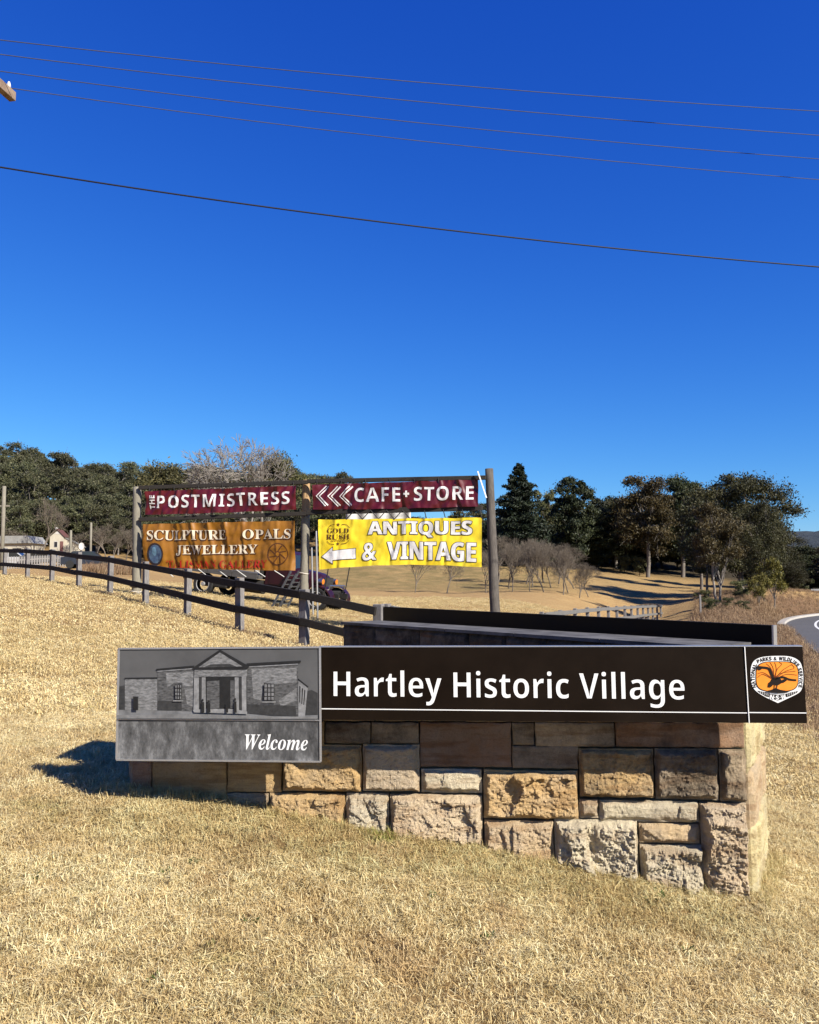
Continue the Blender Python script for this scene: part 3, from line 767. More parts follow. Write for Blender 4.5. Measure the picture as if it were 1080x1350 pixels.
pr('printed_cornice', 'dark', [(240, 150), (420, 134), (420, 143), (240, 158)], [(668, 124), (925, 110), (925, 121), (668, 136)], [(90, 192), (246, 190), (246, 196), (90, 198)])
pr('printed_cornice_lower', 'pale', [(245, 160), (420, 146), (420, 151), (245, 164)], [(668, 139), (912, 125), (912, 130), (668, 144)])
pr('printed_entablature', 'light', [(422, 150), (672, 150), (670, 186), (420, 188)])
pr('printed_portico', 'dark', [(475, 186), (612, 186), (612, 348), (475, 345)])
pr('printed_inner_wall', 'mid', [(480, 208), (540, 205), (540, 335), (480, 338)], [(592, 205), (610, 205), (610, 335), (592, 335)])
pr('printed_gap', 'dk2', [(444, 190), (458, 190), (458, 340), (444, 340)], [(632, 190), (646, 190), (646, 345), (632, 345)])
pr('printed_column', 'pale', [(420, 190), (443, 190), (443, 352), (417, 352)], [(457, 190), (475, 190), (476, 345), (456, 345)], [(613, 190), (631, 190), (633, 352), (612, 352)], [(646, 186), (667, 186), (668, 358), (647, 358)])
pr('printed_steps', 'pale', [(415, 345), (480, 338), (610, 340), (672, 352), (672, 364), (420, 356)])
pr('printed_pediment', 'dark', [(412, 146), (543, 58), (682, 138), (672, 152), (424, 153)])
pr('printed_tympanum', 'light', [(442, 142), (543, 72), (650, 138)])
pr('printed_moulding', 'dk2', [(470, 140), (500, 128), (590, 126), (620, 138)])
for (x0, y0, x1, y1) in [(330, 224, 362, 294), (752, 219, 801, 299), (133, 280, 157, 345)]:
    pr('printed_window', 'dark', [(x0, y0), (x1, y0), (x1, y1), (x0, y1)])
    if x0 > 200:
        cells = []
        for i in range(3):
            for j in range(4):
                w = (x1 - x0) / 3; h = (y1 - y0) / 4; cells.append([(x0 + i * w + 3, y0 + j * h + 3), (x0 + i * w + w - 2, y0 + j * h + 3), (x0 + i * w + w - 2, y0 + j * h + h - 2), (x0 + i * w + 3, y0 + j * h + h - 2)])
        pr('printed_pane', 'light', *cells); pr('printed_sill', 'pale', [(x0 - 8, y1 + 4), (x1 + 8, y1 + 4), (x1 + 8, y1 + 9), (x0 - 8, y1 + 9)])
figs = []
for (x, h, w) in [(463, 70, 8), (491, 62, 9), (617, 74, 7), (577, 50, 7)]:
    b = 356; figs += [[(x - w, b), (x - w * .8, b - h * .72), (x + w * .8, b - h * .72), (x + w, b)], rs(x, b - h * .84, w * .55, h * .1, 10, 2)]
for k_ in range(0, len(figs), 2): pr('printed_figures', 'dark', figs[k_], figs[k_ + 1])
pr('printed_road', 'ground', [(56, 368), (430, 362), (700, 372), (1006, 376), (1006, 385), (56, 384)])
def mottled():
    t = NT('mottled_grey_print'); v = t.pos((1, 1, .45), True)
    f = t.noise(14, 10, .8, v); g = t.noise(3.2, 4, .6, v); h = t.noise(90, 4, .7, v)
    c = t.ramp(f, [(.32, .03), (.50, .14), (.72, .40)]); c = t.mix(1, c, t.ramp(g, [(.3, .35), (.65, 1.15)]), 'MULTIPLY'); c = t.mix(.35, c, t.mix(1, c, t.ramp(h, [(.3, .1), (.7, 1)]), 'MULTIPLY')); t.col(c); t.rough(.42); return t.m
pflat('mottled_print', PP, [[pq(56, 396), pq(1006, 403), pq(1008, 588), pq(51, 578)]], .0014, mottled(), pan)
place_text('lettering', PP, SERI('Welcome'), 323, 406, 987.5, 989, 19.5, .003, M['white_vinyl'], pan, ref=SERI('W'))
for s_ in (200, 380):
    u, v = PP.uv(s_, 930); o = child(MB().box((0, 0, 0), (.05, .26, .06)).o('bracket', M['silver']), pan)
    o.location = PP.pt(u, v, -.166); o.rotation_euler.z = -R(5.2)

# back sign on the wing wall, seen from its unlit side
BP0 = W0 + wn_ * (WT + .16)
BPl = Pl(BP0 + wd * 4.6, -wd)
bs = empty('road_sign_panel', BP0, 'plain black back of the second sign panel behind the wing wall', 'sign')
def bpt(px, py, d): return BPl.pt(*BPl.uv(px, py), d)
def bbox(name, q, d0, d1, mat):
    b = [bpt(*p, d0) for p in q]; f = [bpt(*p, d1) for p in q]; n = len(q)
    return child(obj(name, b + f, [tuple(range(n)), tuple(range(2 * n - 1, n - 1, -1))] + [(i, i + n, (i + 1) % n + n, (i + 1) % n) for i in range(n)], mat), bs)
bbox('panel', [(505, 801), (1018, 825.5), (1020, 905), (505, 850)], -.03, 0, M['backpanel'])
bbox('frame', [(505, 799.8), (1018, 824.3), (1018, 825.3), (505, 800.8)], -.03, .004, M['rail'])
bbox('frame', [(1018.3, 824.3), (1020.7, 824.5), (1022.5, 905), (1020.3, 905)], -.03, .006, M['silver'])
for k in (1.0, 2.4, 3.6): child(MB().bar(W0 + wd * k + wn_ * (WT + .01) + Vector((0, 0, 1.05)), W0 + wd * k + wn_ * (WT + .125) + Vector((0, 0, 1.05)), .05, .06).o('bracket', M['silver']), bs)

# ------------------------------------------------------------------ post and rail fences
def fence(name, pts, label, railmat, side, post_w=.19):
    root = empty(name, pts[0], label, 'fence')
    n = len(pts); tops = []
    for i, p in enumerate(pts):
        a = pts[max(i - 1, 0)]; b = pts[min(i + 1, n - 1)]; t = (b - a); t.z = 0; t.normalize(); nn = Vector((t.y, -t.x, 0)) * side
        hgt = 1.15 + rnd.uniform(-.015, .015)
        m_ = MB(); MM = Matrix((t, nn, Vector((0, 0, 1)))).transposed()
        m_.box((0, 0, (hgt - .3) / 2), (post_w, .13, hgt + .3), MM, .012)
        o = m_.o('post', M['post']); o.location = p; child(o, root); o.rotation_euler = (rnd.uniform(-.012, .012), rnd.uniform(-.012, .012), 0)
        tops.append((p, nn))
    for i in range(n - 1):
        (p, n1), (q, n2) = tops[i], tops[i + 1]
        for z in (1.035, .49):
            a = p + n1 * .102 + Vector((0, 0, z + rnd.uniform(-.02, .02))); b = q + n2 * .102 + Vector((0, 0, z + rnd.uniform(-.012, .012)))
            d = (b - a).normalized() * .003
            m_ = MB().bar(a + d, b - d, .07, .15, .008); c = (a + b) / 2; m_.v = [v - c for v in m_.v]
            o = m_.o('rail', railmat); o.location = c; child(o, root)
    return root
LF = [(-140, 755, 48), (-100, 756, 44), (-64, 757, 40), (-28, 758, 36.5), (6, 759.5, 33.6), (36, 763, 31), (68, 767, 29), (104, 775, 26.8), (145, 783, 24.6), (192, 796.5, 22.3), (247, 813, 19.8), (316, 833, 17.8), (401, 853, 16.4)]
lf = []
for px, py, Y in LF:
    p = at(px, py, Y); lf.append(p)
corner = at(499, 797, 15.6); corner.z -= 1.15
lf.append(corner)
fence('timber_fence', lf, 'grey post fence with two black rails running across the slope at left', M['rail'], 1)
rf = [corner + Vector((.16, .12, 0))]
x, y = -.6, 16.0
for k in range(20):
    x = .25 + 1.05 * k; y = 17.5 + 2.5 * k
    if y > 64: break
    # top heights read off the picture
    px_ = 540 + FPX * x / y
    yt = float(np.interp(px_, [500, 555, 610, 687, 716, 738, 789, 830, 868], [799, 806, 809, 809, 807, 804, 800, 798, 797]))
    p = at(px_, yt, y); p.z -= 1.15; rf.append(p)
fence('timber_fence', rf, 'distant stretch of grey post and rail fence running downhill behind the sign', M['rail_grey'], 1, .17)

# ------------------------------------------------------------------ banner frame
Y1, Y2, Y3 = 26.0, 24.6, 23.0
tp = [at(181, 642, Y1), at(404, 633, Y2), at(645, 618, Y3)]
bt = [at(180, 786, Y1), at(400, 808, Y2), at(655, 845, Y3)]
for b in bt: b.z = min(b.z, Hs(b.x, b.y)) - .25
fr = empty('banner_gantry', bt[0], 'rough frame of three round timber posts and dark rails holding four banners', 'frame')
def lpole(name, a, b, r0, r1, mat, par, n=14, seg=14, wob=.02, **k):
    pts = []; rr = []
    for i in range(seg + 1):
        t = i / seg; p = a.lerp(b, t); p = p + Vector((mn.noise(p * .9 + Vector((3, 0, 0))), mn.noise(p * .9), 0)) * wob * math.sin(math.pi * t)
        pts.append(p); rr.append((r0 + (r1 - r0) * t) * (1 + .06 * mn.noise(p * 2.3)))
    m_ = MB().tube(pts, rr, n)
    o = m_.o(name, mat, smooth=True, **k)
    return child(o, par) if par else o
lpole('post', bt[0], tp[0], .15, .125, M['pole'], fr)
mid2 = bt[1].lerp(tp[1], .78)
lpole('post', bt[1], mid2, .14, .125, M['pole'], fr)
lpole('post_top', mid2 + Vector((0, 0, .002)), tp[1], .13, .11, M['pole_tan'], fr)
lpole('post', bt[2], tp[2], .15, .115, M['pole_dark'], fr)
FD = (at(650, 640, Y3) - at(181, 640, Y1)); FP = Pl(at(181, 640, Y1), FD).off(.16)
def rail_px(a, b, w=.1, h=.12, mat='beam'):
    return child(MB().bar(FP.pt(*FP.uv(*a), -.02), FP.pt(*FP.uv(*b), -.02), w, h, .01).o('rail', M[mat]), fr)
rail_px((183, 643), (405, 635.5)); rail_px((405, 634.5), (641, 629.5)); rail_px((183, 685), (404, 677)); rail_px((404, 675.5), (636, 669.5), h=.15)
child(MB().bar(FP.pt(*FP.uv(631, 622), .12), FP.pt(*FP.uv(642.5, 657), .12), .035, .03).o('brace', M['white_vinyl']), fr)
rope = flat('rope', (.55, .50, .42), .9)
for px_, py_, rr in ((401, 756, .15), (179, 780, .17), (179, 773, .17)):
    c = at(px_, py_, Y2 if px_ > 300 else Y1)
    child(MB().tube([c + Vector((math.cos(a) * rr, math.sin(a) * rr, .02 * math.sin(2 * a))) for a in np.linspace(0, 6.28, 17)], .018, 5, False).o('rope', rope), fr)

# banners ---------------------------------------------------------------
def cloth_mat(name, a, b, trans=0.0):
    t = NT(name); v = t.pos((1, 1, 1), True); f = t.noise(1.2, 4, .6, v); g = t.noise(900, 2, .5, v)
    t.col(t.ramp(f, [(.3, a), (.7, b)])); t.rough(.42); t.b.inputs['Specular IOR Level'].default_value = .45
    t.bump(t.noise(7, 5, .6, v), .25, .02); return t.m
class Banner:
    def __init__(s, name, q, label, mat, seed, amp=.035, drift=0.0, sag=0.02, diag=1.0):
        s.q = [FP.uv(*p) for p in q]; s.seed = seed; s.amp = amp; s.sag = sag; s.diag = diag; s.px = q
        s.root = empty(name, FP.pt(*s.q[0]), label, 'banner', 'cloth banners on the timber frame')
        nx, ny = 300, 26; vs = []; fs = []
        for i in range(nx + 1):
            for j in range(ny + 1): vs.append(s.P(i / nx, j / ny, 0))
        for i in range(nx):
            for j in range(ny): a = i * (ny + 1) + j; fs.append((a, a + 1, a + ny + 2, a + ny + 1))
        nb = len(vs)
        vs += [s.P(i / nx, j / ny, -.006) for i in range(nx + 1) for j in range(ny + 1)]
        fs += [tuple(nb + k for k in f[::-1]) for f in fs]
        s.cloth = child(obj('cloth', vs, fs, mat, smooth=True), s.root)
    def P(s, a, b, d):                    # a across 0..1, b down 0..1
        q = s.q; u = (q[0][0] * (1 - a) + q[1][0] * a) * (1 - b) + (q[3][0] * (1 - a) + q[2][0] * a) * b
        v = (q[0][1] * (1 - a) + q[1][1] * a) * (1 - b) + (q[3][1] * (1 - a) + q[2][1] * a) * b
        ed = min(1, 8 * min(a, 1 - a) + .25)
        v += -s.sag * math.sin(math.pi * a) * b + .014 * abs(math.sin(a * 17 + s.seed)) * (1 - b) - .012 * abs(math.sin(a * 14 + s.seed)) * b
        P = Vector((u * 1.0, v * 1.0, s.seed))
        w = mn.noise(Vector((u * 1.7 + v * s.diag * 1.6, v * .9, s.seed))) * 1.1
        w += .55 * (1 - 2 * abs(mn.noise(Vector((u * 2.9 - v * s.diag * 2.3, v * .8, s.seed + 4))))) + .22 * mn.noise(P * 6)
        w += .5 * math.exp(-b * 5) * math.sin(a * 34 + s.seed) * .5 + .5 * math.exp(-(1 - b) * 5) * math.sin(a * 30 + 2 * s.seed) * .5
        ng = 9
        for q in range(ng + 1):
            a0_ = q / ng; tl_ = math.sin(q * 12.9 + s.seed * 7) * .05
            x_ = (a - a0_ - tl_ * b) / .013
            if abs(x_) < 3: w += (1.0 + .6 * math.sin(q * 5.3 + s.seed)) * .55 * math.exp(-x_ * x_) * math.exp(-b * 1.6)
            x_ = (a - a0_ + tl_ * (1 - b)) / .013
            if abs(x_) < 3: w -= (1.0 + .6 * math.cos(q * 4.3 + s.seed)) * .5 * math.exp(-x_ * x_) * math.exp(-(1 - b) * 2.0)
        return FP.pt(u, v, w * s.amp + .05 + d)
    def inv(s, px, py):                   # pixel -> (a,b), ignoring the folds
        q = s.px
        a = b = .5
        for _ in range(12):
            x = (q[0][0] * (1 - a) + q[1][0] * a) * (1 - b) + (q[3][0] * (1 - a) + q[2][0] * a) * b
            y = (q[0][1] * (1 - a) + q[1][1] * a) * (1 - b) + (q[3][1] * (1 - a) + q[2][1] * a) * b
            a += (px - x) / (q[1][0] - q[0][0]); b += (py - y) / (q[3][1] - q[0][1])
        return a, b
    def text(s, body, x0, x1, ytl, ybl, ytr, ybr, mat, off=0, d=.012, rot=False, name='lettering', grow=0.0, cutx=None, shift=(0, 0), space=1.0):
        base, fs = text2d(body, off, 3, space)
        if grow:
            gco, gfs = text2d(body, off + grow, 3, space); lo = base.min(0); hi = base.max(0); co = (gco - lo) / (hi - lo); fs = gfs
        else: co = norm(base)
        if rot: co = np.stack([1 - co[:, 1], co[:, 0]], 1)
        co, fs = cut_grid(co, fs, cutx or 24, 5)
        vs = []
        for c in co:
            x = x0 + (x1 - x0) * c[0] + shift[0]; yt = ytl + (ytr - ytl) * c[0]; yb = ybl + (ybr - ybl) * c[0]; y = yb + (yt - yb) * c[1] + shift[1]
            vs.append(s.P(*s.inv(x, y), d))
        return child(obj(name, vs, fs, mat), s.root)
    def bold(s, body, x0, x1, ytl, ybl, ytr, ybr, mat, k, ky, d, name='lettering', cutx=40, space=1.0):
        co, fs = cut_grid(norm(text2d(body, 0, 3, space)[0]), text2d(body, 0, 3, space)[1], cutx, 5); mb = MB()
        for q, (dx, dy) in enumerate([(-k, -ky), (k, -ky), (-k, ky), (k, ky), (0, -ky), (0, ky), (-k, 0), (k, 0)]):
            vs = []
            for c in co:
                x = x0 + (x1 - x0) * c[0] + dx; yt = ytl + (ytr - ytl) * c[0]; yb = ybl + (ybr - ybl) * c[0]; vs.append(s.P(*s.inv(x, yb + (yt - yb) * c[1] + dy), d + q * .0004))
            mb.add(vs, fs)
        return child(mb.o(name, mat), s.root)
    def poly(s, polys, mat, d=.012, name='mark'):
        mb = MB()
        for p in polys:
            p = np.array(p, float); lo = p.min(0); hi = p.max(0); co, fs = cut_grid((p - lo) / (hi - lo), [tuple(range(len(p)))], max(1, int((hi - lo)[0] / 2.5)), max(1, int((hi - lo)[1] / 2.5)))
            mb.add([s.P(*s.inv(*(lo + c * (hi - lo))), d) for c in co], fs)
        return child(mb.o(name, mat), s.root)
    def grommets(s, xs, b, dz, n=1):
        pass
MAR = cloth_mat('maroon_banner_vinyl', (.085, .004, .009), (.12, .007, .014))
OCH = cloth_mat('ochre_banner_vinyl', (.22, .085, .005), (.34, .145, .010))
YEL = cloth_mat('yellow_banner_vinyl', (.90, .64, .015), (.96, .78, .05))
WHT = flat('banner_white_print', (.80, .78, .74), .5); BLK = flat('banner_black_print', (.03, .02, .02), .5)
CRM = flat('banner_cream_print', (.72, .62, .45), .5); RED = flat('banner_red_print', (.36, .018, .008), .5); BRN = flat('banner_brown_print', (.10, .035, .01), .5)
b1 = Banner('banner', [(194, 648.5), (392, 641), (391, 671.5), (192, 678.5)], 'maroon banner reading THE POSTMISTRESS in white letters', MAR, 3.1, .075)
b1.text(SANSB('POSTMISTRESS'), 210, 384, 654, 670, 648, 664.5, WHT, off=-.006, cutx=60, space=1.12)
b1.text(SANSB('THE'), 199, 206.5, 653.5, 671, 653.5, 671, WHT, off=.0, rot=True, cutx=4)
b2 = Banner('banner', [(414, 640), (631, 632.5), (631, 667.5), (414, 671.8)], 'maroon banner reading CAFE + STORE with three white chevrons', MAR, 9.7, .075)
b2.text(SANSB('CAFE'), 471, 531.5, 643.6, 661.5, 642.5, 660.5, WHT, off=-.006, cutx=24, space=1.08)
b2.text('+', 536, 543.5, 647, 655, 647, 655, WHT, off=.05, cutx=4)
b2.text(SANSB('STORE'), 549.5, 625.5, 642.4, 660, 641, 658.8, WHT, off=-.006, cutx=28, space=1.08)
for x in (419.5, 435.5, 451.5):
    b2.poly(stroke([(x + 13, 641.5), (x, 654.5), (x + 13, 667)], .75, n=1) + stroke([(x + 17, 642), (x + 4.3, 654.5), (x + 16, 666)], .9, n=1), WHT, name='chevron')
b3 = Banner('banner', [(190.6, 691.5), (390, 687), (390, 752), (191, 747)], 'ochre banner reading SCULPTURE OPALS JEWELLERY with a round emblem at each end', OCH, 5.5, .075, diag=.5)
for body, x0, x1, a, b, c, d_ in [('SCULPTURE', 197, 303.5, 699.5, 712.5, 699, 711.5), ('OPALS', 324.5, 385, 698.5, 711, 697.5, 710.5), ('JEWELLERY', 235, 342, 719, 732.2, 718, 731)]:
    b3.bold(SERB(body), x0 + .5, x1 + .5, a + .6, b + .6, c + .6, d_ + .6, BRN, .7, .6, .010, 'letter_shadow')
    b3.text(SERB(body), x0, x1, a, b, c, d_, CRM, d=.018, cutx=40)
b3.text(SERB('TALISMAN GALLERY'), 223, 355.5, 738.5, 748.3, 737.8, 748, RED, d=.034, cutx=60)
b3.poly([rs(207.8, 730.5, 11, 14.5, 24, 2)], BLK, .011, 'opal_emblem'); b3.poly([rs(208, 730.5, 8.8, 12, 24, 2)], simple('opal_print', (.03, .05, .12), (.10, .16, .22), 9, .3), .015, 'opal_emblem')
b3.poly([rs(207, 727, 3, 6, 12, 2)], flat('opal_glint', (.12, .22, .30)), .019, 'opal_emblem')
b3.poly([rs(368.5, 730.5, 13, 14.5, 24, 2)], BRN, .011, 'sun_emblem'); b3.poly([rs(368.5, 730.5, 11.6, 13, 24, 2)], OCH, .015, 'sun_emblem')
b3.poly([s for k in range(8) for s in stroke([(368.5 + 3 * math.cos(k * .785), 730.5 + 3.4 * math.sin(k * .785)), (368.5 + 11 * math.cos(k * .785 + .5), 730.5 + 12.4 * math.sin(k * .785 + .5))], .7, n=2)] + [rs(368.5, 730.5, 3.6, 4, 14, 2)], BRN, .019, 'sun_emblem')
b3.poly([rs(368.5, 730.5, 2.2, 2.4, 12, 2)], OCH, .023, 'sun_emblem')
b4 = Banner('banner', [(421, 685.8), (636, 683), (635.6, 747.5), (421.7, 750.5)], 'yellow banner reading ANTIQUES & VINTAGE with a white arrow pointing left', YEL, 1.4, .04, sag=-.10, diag=.8)
for body, x0, x1, a, b, c, d_ in [('ANTIQUES', 489, 624, 688.3, 710.5, 687.5, 710), ('&', 481, 500, 718, 742, 718, 742), ('VINTAGE', 514.5, 629, 716.5, 741.5, 716, 741.5)]:
    b4.bold(SANSB(body), x0 + .5, x1 - .5, a, b, c, d_, BLK, 1.25, .75, .010, 'letter_outline', 50)
    b4.bold(SANSB(body), x0 + .5, x1 - .5, a, b, c, d_, WHT, .62, .12, .017, 'lettering', 50)
arrow = [(425.5, 734), (440.5, 722.5), (440.5, 727.3), (471.8, 725), (471.8, 738.5), (440.5, 739.5), (440.5, 744)]
def offs(poly, k):
    c = np.mean(poly, 0); return [tuple(c + (np.array(p) - c) * k) for p in poly]
b4.poly([[(424, 734), (441.2, 721), (441.2, 726.5), (472.5, 724.2), (472.5, 739.3), (441.2, 740.2), (441.2, 745.5)]], BLK, .011, 'arrow_outline'); b4.poly([arrow], WHT, .017, 'arrow')
b4.text(SERB('GOLD'), 433, 463, 697, 703.5, 697.5, 704, BRN, d=.013, cutx=8); b4.text(SERB('RUSH'), 432, 464, 705, 712, 705.5, 712.5, BRN, d=.013, cutx=8)
b4.text('ANTIQUES', 438, 458, 713, 715.3, 713, 715.3, BRN, d=.013, off=.02, cutx=6)
for cx_, cy_ in ((448.6, 692.3), (447.5, 718)):
    b4.poly([[(cx_ + (2.8 if k % 2 == 0 else 1.1) * math.sin(k * math.pi / 5), cy_ - (2.8 if k % 2 == 0 else 1.1) * math.cos(k * math.pi / 5)) for k in range(10)]], BRN, .013, 'star')
b4.poly(stroke([(434, 697), (438, 693), (444, 692)], .35) + stroke([(453, 692.5), (459, 692.5), (464, 697)], .35) + stroke([(433, 714), (437, 717.5), (443, 718.5)], .35) + stroke([(452, 718.5), (459, 717.5), (463, 714)], .35), BRN, .013, 'scroll')
# lashings
lash = flat('white_lashing', (.6, .6, .55), .8); dlash = flat('dark_lashing', (.03, .03, .03), .8)
for k, x in enumerate((217, 263, 288, 313, 338, 363)):
    child(MB().tube([FP.pt(*FP.uv(x, 749 + .02 * (x - 200)), .06), FP.pt(*FP.uv(x + 12, 760.5), .02)], .014, 5).o('lashing', lash), b3.root)
zz = []
for k in range(9): zz.append(FP.pt(*FP.uv(458 + k * 10.5, 673 if k % 2 else 684.5), .06))
child(MB().tube(zz, .02, 5).o('lashing', dlash), b4.root)
for x in (560, 585, 610, 633): child(MB().tube([FP.pt(*FP.uv(x, 672), .06), FP.pt(*FP.uv(x + 3, 684), .06)], .014, 5).o('lashing', dlash), b4.root)
for bb, xs, y0, y1 in ((b1, (198, 230, 262, 294, 326, 358, 387), 643, 648), (b2, (418, 450, 482, 514, 546, 578, 627), 634, 638)):
    for x in xs:
        k = (x - 181) / 223 * -8 if bb is b1 else (x - 404) / 237 * -5
        child(MB().tube([FP.pt(*FP.uv(x, y0 + k), .04), FP.pt(*FP.uv(x + 1, y1 + k + 2), .05)], .010, 5).o('lashing', dlash), bb.root)

# white canvas sheet seen behind the yellow banner
SB = FP.off(-.9)
sh = MB(); nx = 30; 
for i in range(nx + 1):
    for j in range(5):
        x = 456 + (542 - 456) * i / nx; y = 664 + 36 * j / 4 + (2.5 * abs(math.sin(i * .5))) * (j == 0)
        sh.v.append(SB.pt(*SB.uv(x, y), .04 * math.sin(i * .9)))
sh.f = [(i * 5 + j, i * 5 + j + 1, (i + 1) * 5 + j + 1, (i + 1) * 5 + j) for i in range(nx) for j in range(4)]
so = sh.o('canvas_sheet', simple('white_canvas', (.62, .64, .66), (.75, .76, .78), 4, .8), label='white canvas sheet hung behind the top edge of the yellow banner', cat='sheet', smooth=True)
so.modifiers.new('thickness', 'SOLIDIFY').thickness = .01

# ------------------------------------------------------------------ old truck behind the banners
wr = at(284, 784, 33.6); wf = at(434, 805, 32.4)
wr.z = Hs(wr.x, wr.y); wf.z = Hs(wf.x, wf.y)
tx = (wf - wr).normalized(); ty = Vector((0, 0, 1)).cross(tx).normalized(); tz = tx.cross(ty)
TM = Matrix(((tx.x, ty.x, tz.x, wr.x), (tx.y, ty.y, tz.y, wr.y), (tx.z, ty.z, tz.z, wr.z), (0, 0, 0, 1))) @ Matrix.Rotation(R(-5), 4, 'Z')
WB = (wf - wr).length
truck = empty('truck', wr, 'old maroon flat tray truck parked behind the banners with amber front lamps', 'truck', mw=TM)
TR = dict(body=simple('maroon_truck_paint', (.018, .003, .005), (.035, .005, .008), 3, .35, spec=.5), dark=simple('black_chassis', (.01, .01, .01), (.03, .028, .025), 8, .7), tray=simple('grey_tray_timber', (.05, .047, .044), (.12, .115, .11), 5, .8, stretch=(.5, 4, 4)),
          tyre=simple('tyre_rubber', (.012, .012, .012), (.03, .03, .03), 20, .85), rim=simple('steel_rim', (.25, .25, .25), (.4, .4, .4), 10, .5, metal=.3), amber=flat('amber_lens', (.85, .22, .02), .25), glass=flat('dark_window_glass', (.02, .025, .03), .08, .6), chrome=simple('dull_chrome', (.35, .35, .36), (.5, .5, .5), 10, .3, metal=.9))
def tpart(name, mb, mat, par=None, sm=False): return mb.o(name, TR[mat], par or truck, smooth=sm)
CW = 1.9
tpart('tray', MB().box((.2, 0, 1.0), (4.6, 2.2, .16)), 'tray')
for q in range(4): tpart('side_board', MB().box((-1.5 + q * 1.13, -1.115, 1.02), (1.1, .03, .24)), 'tray')
tpart('headboard', MB().box((2.5, 0, 1.45), (.06, 2.0, .75)), 'dark')
tpart('chassis', MB().box((WB / 2 - .3, .42, .62), (WB + 2.0, .12, .2)).box((WB / 2 - .3, -.42, .62), (WB + 2.0, .12, .2)).box((.5, -.8, .55), (1.1, .35, .35), bev=.05), 'dark')
tpart('fuel_tank', MB().tube([(1.7, -.75, .62), (2.6, -.75, .62)], .27, 14), 'dark')
# cab: side profile extruded
cab = [(2.65, .75), (3.75, .75), (3.75, 1.25), (3.62, 1.42), (3.45, 2.02), (3.3, 2.12), (2.8, 2.12), (2.66, 2.0)]
tpart('cab', MB().prism(cab, -.85, .85), 'body')
tpart('side_window', MB().prism([(2.85, 1.45), (3.5, 1.45), (3.36, 1.95), (2.9, 1.98)], -.857, -.852), 'glass')
tpart('windscreen', MB().add([(3.64, -.7, 1.43), (3.64, .7, 1.43), (3.475, .66, 2.0), (3.475, -.66, 2.0)], [(0, 1, 2, 3)]), 'glass')
tpart('door', MB().box((3.2, -.862, 1.1), (.75, .02, .62), bev=.008), 'body')
# bonnet, rounded in section
bon = MB(); secs = []
for i in range(9):
    t = i / 8; x = 3.7 + 1.25 * t; w = .72 - .16 * t; h = 1.52 - .10 * t * t - .05 * t; h -= .20 * max(0, t - .85) / .15
    ring_ = []
    for k in range(11):
        a = math.pi * k / 10; ring_.append((x, -w * math.copysign(abs(math.cos(a)) ** .7, math.cos(a)), .85 + (h - .85) * abs(math.sin(a)) ** .55))
    secs.append(ring_)
bon.v = [Vector(p) for s_ in secs for p in s_]; bon.f = [(i * 11 + k, i * 11 + k + 1, (i + 1) * 11 + k + 1, (i + 1) * 11 + k) for i in range(8) for k in range(10)] + [tuple(8 * 11 + k for k in range(11))]
tpart('bonnet', bon, 'body', sm=False)
gr = tpart('grille', MB().box((4.96, 0, 1.05), (.03, .8, .46), bev=.01), 'dark')
for q in range(9): tpart('grille_bar', MB().box((4.985, -.34 + q * .085, 1.05), (.02, .02, .42)), 'chrome', gr)
for s_ in (-1, 1):
    g_m = MB(); prof = []
    for i in range(13):
        a = math.pi * (i / 12) * 1.02 - .05; prof.append((WB + .62 * math.cos(a), .48 + .52 * math.sin(a)))
    inner = [(WB + (p[0] - WB) * .9, .48 + (p[1] - .48) * .9) for p in prof]
    for i in range(12):
        g_m.add([(prof[i][0], s_ * .55, prof[i][1]), (prof[i + 1][0], s_ * .55, prof[i + 1][1]), (prof[i + 1][0], s_ * .95, prof[i + 1][1] - .03), (prof[i][0], s_ * .95, prof[i][1] - .03),
                 (inner[i][0], s_ * .95, inner[i][1] - .03), (inner[i + 1][0], s_ * .95, inner[i + 1][1] - .03)], [(0, 1, 2, 3), (3, 2, 5, 4)])
    tpart('mudguard', g_m, 'body')
    tpart('headlamp', MB().tube([(4.80, s_ * .62, 1.12), (5.02, s_ * .62, 1.12)], [.09, .125], 16), 'chrome')
    tpart('indicator', MB().tube([(4.98, s_ * .62, 1.12), (5.03, s_ * .62, 1.12)], [.115, .10], 16), 'amber')
tpart('bumper', MB().box((5.22, 0, .68), (.12, 2.0, .24), bev=.03), 'dark')
tpart('bull_bar', MB().tube([(5.3, -.7, .7), (5.34, -.7, 1.0), (5.34, .7, 1.0), (5.3, .7, .7)], .035, 8), 'chrome')
tpart('marker_rod', MB().tube([(5.28, -.96, .7), (5.34, -.99, 1.75)], .022, 6), 'dark')
tpart('marker_rod', MB().tube([(5.28, .96, .7), (5.34, .99, 1.75)], .022, 6), 'dark')
